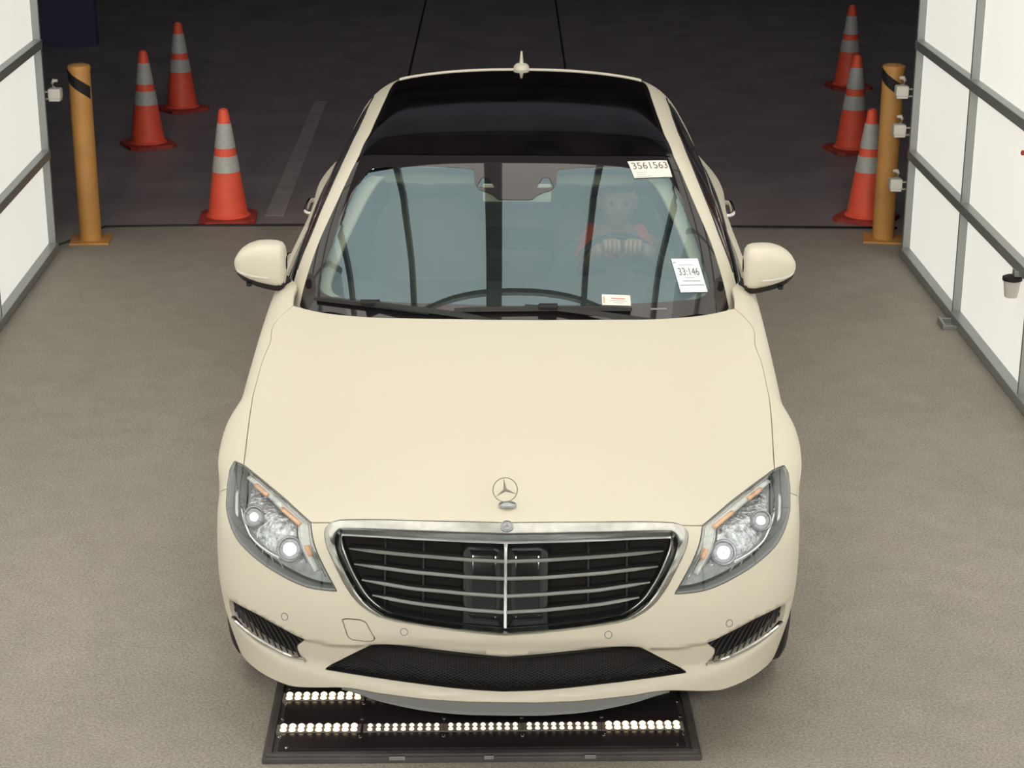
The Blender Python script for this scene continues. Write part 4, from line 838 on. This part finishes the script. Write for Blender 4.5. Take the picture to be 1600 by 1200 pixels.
def seat(x, y, label=None):
    st = loft('seat', [np.array([(x+w*math.copysign(abs(math.cos(a))**.5, math.cos(a)), y+dy+d*math.copysign(abs(math.sin(a))**.5, math.sin(a)), z) for a in np.linspace(0, 2*math.pi, 25)[:-1]])
        for z, w, d, dy in ((.30, .20, .20, 0), (.33, .25, .26, 0), (.42, .265, .28, 0), (.455, .25, .26, 0), (.465, .20, .20, 0))], 'beige2', car)
    loft('backrest', [np.array([(x+w*math.copysign(abs(math.cos(a))**.45, math.cos(a)), y+.20+(z-.4)*.33+d*math.copysign(abs(math.sin(a))**.6, math.sin(a)), z) for a in np.linspace(0, 2*math.pi, 25)[:-1]])
        for z, w, d in ((.40, .22, .07), (.50, .255, .09), (.75, .265, .085), (.90, .24, .07), (1.0, .18, .055), (1.015, .12, .03))], 'beige2', st)
    loft('headrest', [np.array([(x+w*math.copysign(abs(math.cos(a))**.5, math.cos(a)), y+.43+d*math.sin(a), z) for a in np.linspace(0, 2*math.pi, 25)[:-1]])
        for z, w, d in ((1.00, .07, .02), (1.03, .12, .05), (1.12, .13, .055), (1.19, .12, .05), (1.21, .08, .03))], 'beige2', st)
    return st
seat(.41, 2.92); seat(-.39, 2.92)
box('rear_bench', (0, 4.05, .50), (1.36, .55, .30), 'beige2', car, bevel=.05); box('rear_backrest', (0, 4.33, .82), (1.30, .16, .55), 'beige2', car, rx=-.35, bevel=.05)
box('centre_console', (0, 2.75, .46), (.22, 1.2, .26), 'dash', car, bevel=.03)
box('cabin_floor', (0, 3.0, .31), (1.6, 2.6, .03), 'gap', car)
# rear-view mirror with sensor cover behind the glass
rvm = box('rear_view_mirror', (.006, 2.225, 1.284), (.265, .022, .070), 'beige', car, bevel=.008)
tube('mirror_stalk', [(.006, 2.235, 1.26), (.006, 2.26, 1.32)], .012, 'blackm', rvm)
# steering wheel
SWC = Vector((.412, 2.325, .905)); SWR = .182
SWM = Matrix.Translation(SWC) @ Matrix.Rotation(math.radians(-28), 4, 'X') @ Matrix.Rotation(math.pi/2, 4, 'X')
bm = bmesh.new(); n1, n2 = 48, 10
vs = [[bm.verts.new(SWM @ Vector(((SWR+.014*math.cos(b))*math.cos(a), (SWR+.014*math.cos(b))*math.sin(a), .014*math.sin(b)))) for b in [2*math.pi*j/n2 for j in range(n2)]] for a in [2*math.pi*i/n1 for i in range(n1)]]
for i in range(n1):
    for j in range(n2): bm.faces.new((vs[i][j], vs[(i+1) % n1][j], vs[(i+1) % n1][(j+1) % n2], vs[i][(j+1) % n2]))
sw = from_bm('steering_wheel', bm, 'dash', car, True)
o = lathe('horn_pad', [(.07, -.02), (.07, .005), (.055, .02), (.001, .024)], 'dash', sw, 24); o.data.transform(SWM)
for a in (0, math.pi, -math.pi/2): tube('spoke', [SWM @ Vector((.05*math.cos(a), .05*math.sin(a), 0)), SWM @ Vector((SWR*math.cos(a), SWR*math.sin(a), 0))], .013, 'dash', sw, 8, .6)
# ---- paper stickers on the glass
def quadmap(c):
    c = np.array(c, float)
    def f(u, v, off=.0):   # u 0..1 left-right, v 0..1 bottom-top
        P = (1-u)*(1-v)*c[3]+u*(1-v)*c[2]+u*v*c[1]+(1-u)*v*c[0]; return onskin(DG, F_green, [P], off)[0]
    return f
def sticker(name, c, m, label):
    f = quadmap(c); V = []; n = 6
    for i in range(n+1):
        for j in range(n+1): V.append(f(i/n, j/n, .0028))
    k = len(V)
    for i in range(n+1):
        for j in range(n+1): V.append(f(i/n, j/n, .0016))
    Fc = [(i*(n+1)+j, (i+1)*(n+1)+j, (i+1)*(n+1)+j+1, i*(n+1)+j+1) for i in range(n) for j in range(n)]
    Fc += [tuple(k+q for q in f_[::-1]) for f_ in Fc]
    o = mesh(name, V, Fc, m, car, False); o['label'] = label; return o, f
def glyphs(txt, f, u0, v0, w, h, m, parent, name='printed_text', off=.0036):
    cu = bpy.data.curves.new('t', 'FONT'); cu.body = txt; cu.size = 1; cu.resolution_u = 3
    t = bpy.data.objects.new('t', cu); C.objects.link(t); dg = bpy.context.evaluated_depsgraph_get(); me = bpy.data.meshes.new_from_object(t.evaluated_get(dg))
    bpy.data.objects.remove(t); bm = bmesh.new(); bm.from_mesh(me); bmesh.ops.triangulate(bm, faces=bm.faces)
    xs_ = [v.co.x for v in bm.verts]; ys_ = [v.co.y for v in bm.verts]; x0, x1, y0, y1 = min(xs_), max(xs_), min(ys_), max(ys_)
    for v in bm.verts: v.co = Vector(f(u0+w*(v.co.x-x0)/(x1-x0), v0+h*(v.co.y-y0)/(y1-y0), off))
    return from_bm(name, bm, m, parent)
def bars(rows, f, m, parent, off=.0036):
    V = []; Fc = []
    for u0, u1, v0, v1 in rows:
        k = len(V); n = 5
        for i in range(n+1):
            u = u0+(u1-u0)*i/n; V += [f(u, v0, off), f(u, v1, off)]
        Fc += [(k+2*i, k+2*i+2, k+2*i+3, k+2*i+1) for i in range(n)]
    return mesh('faint_print', V, Fc, m, parent, False)
s1, f1 = sticker('window_sticker', [(.438, 2.398, 1.37), (.596, 2.462, 1.361), (.614, 2.37, 1.316), (.463, 2.308, 1.324)], 'paper', 'cream paper sticker with large number at the top of the windshield')
glyphs('3561563', f1, .06, .50, .90, .40, 'ink', s1); bars([(.08, .38, .29, .32), (.08, .34, .17, .20), (.06, .48, .055, .085)], f1, 'inkg', s1)
s2, f2 = sticker('window_sticker', [(.589, 1.956, 1.096), (.693, 2.007, 1.084), (.724, 1.875, .991), (.619, 1.818, 1.005)], 'paperb', 'pale blue paper sticker with mileage number near the windshield corner')
glyphs('33:146', f2, .13, .50, .76, .22, 'ink', s2); bars([(.2, .75, .80, .82), (.3, .65, .42, .44), (.2, .85, .31, .345), (.04, .94, .19, .225), (.02, .12, .86, .90)], f2, 'inkg', s2)
s3, f3 = sticker('window_sticker', [(.323, 1.708, 1.028), (.427, 1.73, 1.018), (.429, 1.684, .992), (.323, 1.661, 1.001)], 'paper', 'small white sticker with red print low on the windshield')
bars([(.32, .80, .60, .70)], f3, 'inkr', s3); bars([(.05, .08, .2, .8)], f3, 'inkr', s3); bars([(.25, .85, .40, .46), (.38, .75, .22, .27)], f3, 'inkg', s3)

# ================================================================== DRIVER
drv = thing('person', 'person seated behind the steering wheel in orange safety straps, both hands atop the wheel', 'person', (.41, 2.95, .47))
def skinned(name, nodes, edges, m, parent, root=0, sub=2):
    me = bpy.data.meshes.new(name); me.from_pydata([n[0] for n in nodes], edges, []); me.update()
    o = link(name, me, m, parent); bm = bmesh.new(); bm.from_mesh(me); bm.verts.ensure_lookup_table(); sl = bm.verts.layers.skin.verify()
    for v, n in zip(bm.verts, nodes):
        r = n[1] if hasattr(n[1], '__len__') else (n[1], n[1]); v[sl].radius = r
    bm.verts[root][sl].use_root = True; bm.to_mesh(me); bm.free()
    o.modifiers.new('skin', 'SKIN'); s = o.modifiers.new('sub', 'SUBSURF'); s.levels = s.render_levels = sub
    for p in me.polygons: p.use_smooth = True
    o.modifiers['skin'].use_smooth_shade = True
    return o
X = .42
N_ = [((X, 3.04, .54), (.15, .12)), ((X, 3.05, .68), (.135, .11)), ((X, 3.02, .82), (.15, .11)), ((X, 2.97, .89), (.13, .09)), ((X+.005, 2.92, .965), (.055, .055)), ((X+.01, 2.875, 1.03), (.052, .055)),
      ((X-.17, 2.97, .87), .065), ((X-.24, 2.80, .76), .047), ((X-.15, 2.52, .92), .038), ((X-.075, 2.31, 1.045), .029),
      ((X+.17, 2.97, .87), .065), ((X+.24, 2.80, .76), .047), ((X+.17, 2.52, .92), .038), ((X+.085, 2.31, 1.045), .029),
      ((X-.10, 3.00, .54), .095), ((X-.13, 2.55, .60), .068), ((X-.12, 2.28, .40), .045), ((X-.12, 2.14, .37), .04),
      ((X+.10, 3.00, .54), .095), ((X+.13, 2.55, .60), .068), ((X+.12, 2.28, .40), .045), ((X+.12, 2.14, .37), .04)]
E_ = [(0, 1), (1, 2), (2, 3), (3, 4), (4, 5), (3, 6), (6, 7), (7, 8), (8, 9), (3, 10), (10, 11), (11, 12), (12, 13), (0, 14), (14, 15), (15, 16), (16, 17), (0, 18), (18, 19), (19, 20), (20, 21)]
body = skinned('body', N_, E_, 'skin', drv)
grow = lambda ids, d: [(N_[i][0], tuple(r+d for r in (N_[i][1] if hasattr(N_[i][1], '__len__') else (N_[i][1],)*2))) for i in ids]
skinned('shirt', grow([0, 1, 2, 3, 6, 7, 8, 10, 11, 12], .010), [(0, 1), (1, 2), (2, 3), (3, 4), (4, 5), (5, 6), (3, 7), (7, 8), (8, 9)], 'grey_shirt', body)
skinned('trousers', grow([0, 14, 15, 16, 18, 19, 20], .012), [(0, 1), (1, 2), (2, 3), (0, 4), (4, 5), (5, 6)], 'trousers', body)
for s in (-1, 1):
    tube('safety_strap', cr([(X+s*.08, 3.07, .89), (X+s*.10, 2.98, .965), (X+s*.13, 2.885, .925), (X+s*.165, 2.845, .865), (X+s*.19, 2.87, .74), (X+s*.13, 2.90, .62)], 30), .024, 'orange', body, 10, .45)
    tube('safety_strap', cr([(X+s*.015, 2.84, .86), (X+s*.06, 2.835, .88), (X+s*.13, 2.85, .90)], 10), .022, 'orange', body, 10, .6)
# head
bm = bmesh.new(); bmesh.ops.create_uvsphere(bm, u_segments=32, v_segments=24, radius=1)
HC = Vector((X+.004, 2.835, 1.105))
for v in bm.verts:
    x, y, z = v.co; r = Vector((x*.076, y*.094, z*.118))
    if z < 0: r.x *= 1-.30*z*z; r.y *= 1-.12*z*z
    if y < 0:   # face: brow, nose, chin, eye hollows, mouth
        r.y += .012*math.exp(-((x/.9)**2)*3-((z-.28)/.12)**2)*-.6
        r.y -= .026*math.exp(-(x/.16)**2-((z+.12)/.16)**2); r.y -= .012*math.exp(-(x/.12)**2-((z-.10)/.18)**2)
        r.y += .010*(math.exp(-((x-.38)/.16)**2-((z-.08)/.11)**2)+math.exp(-((x+.38)/.16)**2-((z-.08)/.11)**2))
        r.y -= .006*math.exp(-(x/.35)**2-((z+.44)/.05)**2); r.y += .004*math.exp(-(x/.3)**2-((z+.50)/.03)**2); r.y -= .010*math.exp(-(x/.35)**2-((z+.78)/.14)**2)
    v.co = HC+r
head = from_bm('head', bm, 'skin', body, True)
for s in (-1, 1):
    lathe('eye', [(.0001, .0115), (.006, .010), (.0105, .005), (.0115, 0)], 'eye', head, 12, tuple(HC+Vector((s*.029, -.076, .010))), 'Y'); lathe('pupil', [(.0001, .0135), (.004, .0125), (.0045, .010)], 'ink', head, 10, tuple(HC+Vector((s*.029, -.076, .010))), 'Y')
    o = lathe('ear', [(.001, -.004), (.020, -.006), (.026, 0), (.020, .006), (.010, .002), (.001, .003)], 'skin', head, 16, (0, 0, 0), 'X'); o.data.transform(Matrix.Translation(HC+Vector((s*.077, .012, -.002))) @ Matrix.Scale(1.25, 4, (0, 0, 1)))
bm = bmesh.new(); bmesh.ops.create_uvsphere(bm, u_segments=28, v_segments=18, radius=1)
for v in bm.verts:
    x, y, z = v.co; sc_ = 1.06 if (z > .42 or y > -.05) and z > -.35 else .93
    v.co = HC+Vector((x*.077*sc_, y*.095*sc_+.003, z*.118*sc_))
from_bm('hair', bm, 'hair', head, True)
def hand(s):
    w = Vector((X+s*.078, 2.315, 1.042)); pc = Vector((X+s*.045, 2.275, 1.078))
    N2 = [(tuple(w), .024), (tuple((w+pc)/2+Vector((0, 0, .004))), (.030, .018)), (tuple(pc), (.036, .016))]; E2 = [(0, 1), (1, 2)]
    for k in range(4):
        b = pc+Vector((s*(.026-.017*k), -.012, .004)); L_ = (.021, .025, .026, .022)[::-1][k]
        pts = [b, b+Vector((-s*.004, -L_, .004)), b+Vector((-s*.006, -L_-.016, -.014)), b+Vector((-s*.006, -L_-.008, -.034)), b+Vector((-s*.006, -L_+.008, -.040))]
        i0 = len(N2); N2 += [(tuple(p), r) for p, r in zip(pts, (.0095, .0088, .0082, .0076, .0066))]; E2 += [(2, i0)]+[(i0+j, i0+j+1) for j in range(4)]
    b = w+Vector((-s*.024, -.012, .004)); pts = [b, b+Vector((-s*.022, -.018, .002)), b+Vector((-s*.030, -.040, .006)), b+Vector((-s*.030, -.056, .004))]
    i0 = len(N2); N2 += [(tuple(p), r) for p, r in zip(pts, (.012, .0105, .0095, .008))]; E2 += [(1, i0)]+[(i0+j, i0+j+1) for j in range(3)]
    skinned('hand', N2, E2, 'skin', body)
hand(1); hand(-1)

# ================================================================== THINGS IN THE BOOTH
def copy_tree(o, parent=None):
    c = o.copy(); C.objects.link(c)
    if parent is not None: c.parent = parent
    for ch in list(o.children): copy_tree(ch, c)
    return c
# ---- traffic cones
def make_cone():
    t = thing('traffic_cone', None, None); t['category'] = 'traffic cone'; t['group'] = 'traffic cones'
    bm = bmesh.new(); s, c_, h = .178, .045, .028
    P = [(s-c_, -s), (s, -s+c_), (s, s-c_), (s-c_, s), (-s+c_, s), (-s, s-c_), (-s, -s+c_), (-s+c_, -s)]
    lo = [bm.verts.new((x, y, 0)) for x, y in P]; hi = [bm.verts.new((x, y, h*.8)) for x, y in P]; h2 = [bm.verts.new((x*.94, y*.94, h)) for x, y in P]
    bm.faces.new(lo[::-1]); bm.faces.new(h2)
    for A, B in ((lo, hi), (hi, h2)):
        for k in range(8): bm.faces.new((A[k], A[(k+1) % 8], B[(k+1) % 8], B[k]))
    from_bm('base', bm, 'cone_base', t)
    rr = lambda z: .128-(.128-.031)*(z-.03)/(.70-.03)
    lathe('cone_body', [(.142, .026), (.138, .034), (rr(.045), .045), (rr(.30), .30), (rr(.5), .5), (rr(.695), .695), (.027, .708), (.017, .712), (.016, .690), (.0001, .690)], 'cone', t, 32)
    for a, b in ((.466, .623), (.314, .418)): lathe('reflective_band', [(rr(a)-.002, a), (rr(a)+.0022, a+.001), (rr(b)+.0022, b-.001), (rr(b)-.002, b)], 'band', t, 32)
    return t
c0 = make_cone()
CN = [((-1.897, 6.895), .10, 'bright orange traffic cone right on the dark floor joint, closest to the car'),
      ((-2.849, 9.145), .50, 'left traffic cone standing directly behind the yellow bollard, middle of its three'),
      ((-2.846, 10.567), .75, 'farthest traffic cone on the left side of the hall'),
      ((2.195, 6.991), -.50, 'traffic cone partly hidden by the right yellow bollard'),
      ((2.426, 9.094), .28, 'middle traffic cone in the line of three on the right'),
      ((2.798, 11.751), .2, 'farthest traffic cone on the right side of the hall')]
for i, ((x, y), rz, lb) in enumerate(CN):
    o = c0 if i == 0 else copy_tree(c0); o.location = (x, y, 0); o.rotation_euler[2] = rz; o['label'] = lb
# ---- bollards
def make_bollard():
    t = thing('bollard', None, None); t['category'] = 'bollard'; t['group'] = 'yellow steel bollards'
    lathe('post', [(.0655, .008), (.0655, 1.05), (.064, 1.06)], 'yellow', t, 32); lathe('cap', [(.068, 1.045), (.070, 1.062), (.066, 1.075), (.04, 1.085), (.0001, 1.088)], 'yellow', t, 32)
    box('base_plate', (0, 0, .006), (.24, .24, .012), 'yellow', t, bevel=.003)
    V = []; n = 24
    for i in range(n+1):
        a = math.radians(-175+150*i/n); z = 1.075-.125*i/n
        for r_, dz in ((.0700, 0), (.0672, -.075)): V.append((r_*math.cos(a), r_*math.sin(a), z+dz))
    mesh('black_stripe', V, [(2*i, 2*i+1, 2*i+3, 2*i+2) for i in range(n)], 'blackm', t)
    return t
b0_ = make_bollard(); b0_.location = (-2.655, 6.335, 0); b0_['label'] = 'left yellow bollard, beside the end of the left white wall'; b0_.rotation_euler[2] = .1
b1_ = copy_tree(b0_); b1_.location = (2.215, 6.473, 0); b1_.rotation_euler[2] = -.15; b1_['label'] = 'right yellow bollard, in front of a cone by the right white wall'
# ---- sensor heads clamped to the free ends of the walls
def make_sensor(s):
    t = thing('sensor', None, None); t['category'] = 'sensor'; t['group'] = 'white sensors on the wall ends'
    box('housing', (0, 0, 0), (.076, .07, .062), 'white_plastic', t, bevel=.012); box('foot', (0, -.005, -.036), (.066, .06, .014), 'white_plastic', t, bevel=.004)
    tube('lens_stalk', [(s*.012, .02, .028), (s*.020, .02, .055), (s*.010, .02, .072), (-s*.014, .02, .070)], [.012, .010, .012, .008], 'white_plastic', t, 10)
    for z in (.008, -.034): tube('bracket_arm', [(s*.034, 0, z), (s*.085, 0, z)], .006, 'white_plastic', t, 8)
    return t
sr = make_sensor(1); sr.location = (2.205, 6.13, .985); sr['label'] = 'topmost of three white sensors on the right wall edge'
for z, x, lb in ((.757, 2.205, 'middle of three white sensors on the right wall edge'), (.432, 2.205, 'lowest of three white sensors on the right wall edge')):
    o = copy_tree(sr); o.location = (x, 6.13, z); o['label'] = lb
sl_ = make_sensor(-1); sl_.location = (-2.755, 6.13, .945); sl_['label'] = 'white sensor on the end of the left wall, beside the bollard'
# ---- lamp cup on the right wall rail, red knob and the foot clamp
lp = thing('wall_lamp', 'frosted cup lamp with black collar clamped under the right wall rail', 'wall lamp', (2.300, 3.60, .47))
lathe('cup', [(.026, 0), (.030, .002), (.040, .075), (.040, .080)], 'white_plastic', lp, 24, (2.300, 3.60, .475)); lathe('collar', [(.036, .078), (.046, .082), (.046, .097), (.030, .104)], 'blackm', lp, 24, (2.300, 3.60, .475))
box('clamp', (2.325, 3.60, .592), (.045, .05, .03), 'frame', lp, bevel=.004)
kn = lathe('knob', [(.010, 0), (.012, .004), (.012, .022), (.008, .027), (.0001, .028)], 'cone_base', None, 16, (0, 0, 0), 'X'); kn.data.transform(Matrix.Rotation(math.pi, 4, 'Z')); kn.location = (2.330, 3.66, 1.146)
tag(kn, 'small dark red knob on the right wall panel at the frame edge', 'knob')
ft = thing('floor_clamp', 'small grey clamp holding the right wall rail to the floor', 'clamp', (2.28, 4.78, 0))
for y in (4.60, 4.74): box('clamp_leg', (2.265, y, .012), (.09, .014, .024), 'frame', ft, bevel=.003)
box('clamp_bar', (2.222, 4.67, .016), (.014, .15, .03), 'frame', ft, bevel=.003)
# ---- undercarriage light plate
PL = thing('light_plate', 'black undercarriage light plate with rows of glowing LEDs on the floor under the bumper', 'light plate', (-.07, .122, 0), rz=.035)
LOC[PL.name] = Vector((0, 0, 0))
def pbox(name, c, s, m, parent=None, bevel=0): return box(name, c, s, m, parent or PL, bevel=bevel)
wd, dp = 1.345, .62
pbox('base', (0, dp/2, .010), (wd, dp, .020), 'platef', bevel=.004)
pbox('front_plate', (0, .092, .024), (wd-.09, .10, .010), 'plate', bevel=.002); pbox('middle_plate', (0, .272, .024), (wd-.09, .165, .010), 'plate', bevel=.002); pbox('rear_plate', (0, .50, .024), (wd-.09, .20, .010), 'plate', bevel=.002)
for s in (-1, 1): pbox('side_rim', (s*(wd/2-.018), dp/2, .024), (.022, dp-.03, .012), 'platef', bevel=.003)
pbox('front_rim', (0, .016, .023), (wd-.02, .018, .010), 'platef', bevel=.003)
for x, w in ((-.26, .05), (.02, .03), (.33, .035)): pbox('rim_clip', (x, .006, .018), (w, .016, .014), 'screw', bevel=.002)
segs = [(-.632, -.388, 1), (-.362, -.130, 0), (-.110, .116, 0), (.136, .364, 0), (.385, .622, 1)]
ledh = lathe('led', [(.0105, .0), (.0095, .004), (.006, .007), (.0001, .008)], 'led_hi', None, 12); ledn = lathe('led', [(.0078, .0), (.0070, .003), (.0045, .0055), (.0001, .006)], 'led', None, 12)
mh, mn = ledh.data, ledn.data; bpy.data.objects.remove(ledh); bpy.data.objects.remove(ledn)
for y, sg in ((.165, segs), (.372, segs[:2])):
    for x0, x1, hi in sg:
        bar = pbox('led_bar', ((x0+x1)/2, y, .026), (x1-x0+.020, .050, .012), 'strip', bevel=.002)
        for k in range(9):
            for dy in (-.0125, .0125):
                o = bpy.data.objects.new('led', mh if hi else mn); C.objects.link(o); o.parent = bar; o.location = (x0+.012+(x1-x0-.024)*k/8, y+dy, .0318)
sc_m = lathe('screw', [(.0060, 0), (.0055, .003), (.003, .0045), (.0001, .005)], 'screw', None, 10); scd = sc_m.data; bpy.data.objects.remove(sc_m)
for y in (.112, .225, .325, .430):
    for x in (-.628, -.378, -.12, .125, .378, .628):
        o = bpy.data.objects.new('screw', scd); C.objects.link(o); o.parent = PL; o.location = (x, y, .029)
for x, y in ((-.60, .045), (.60, .045)):
    o = bpy.data.objects.new('screw', scd); C.objects.link(o); o.parent = PL; o.location = (x, y, .029)
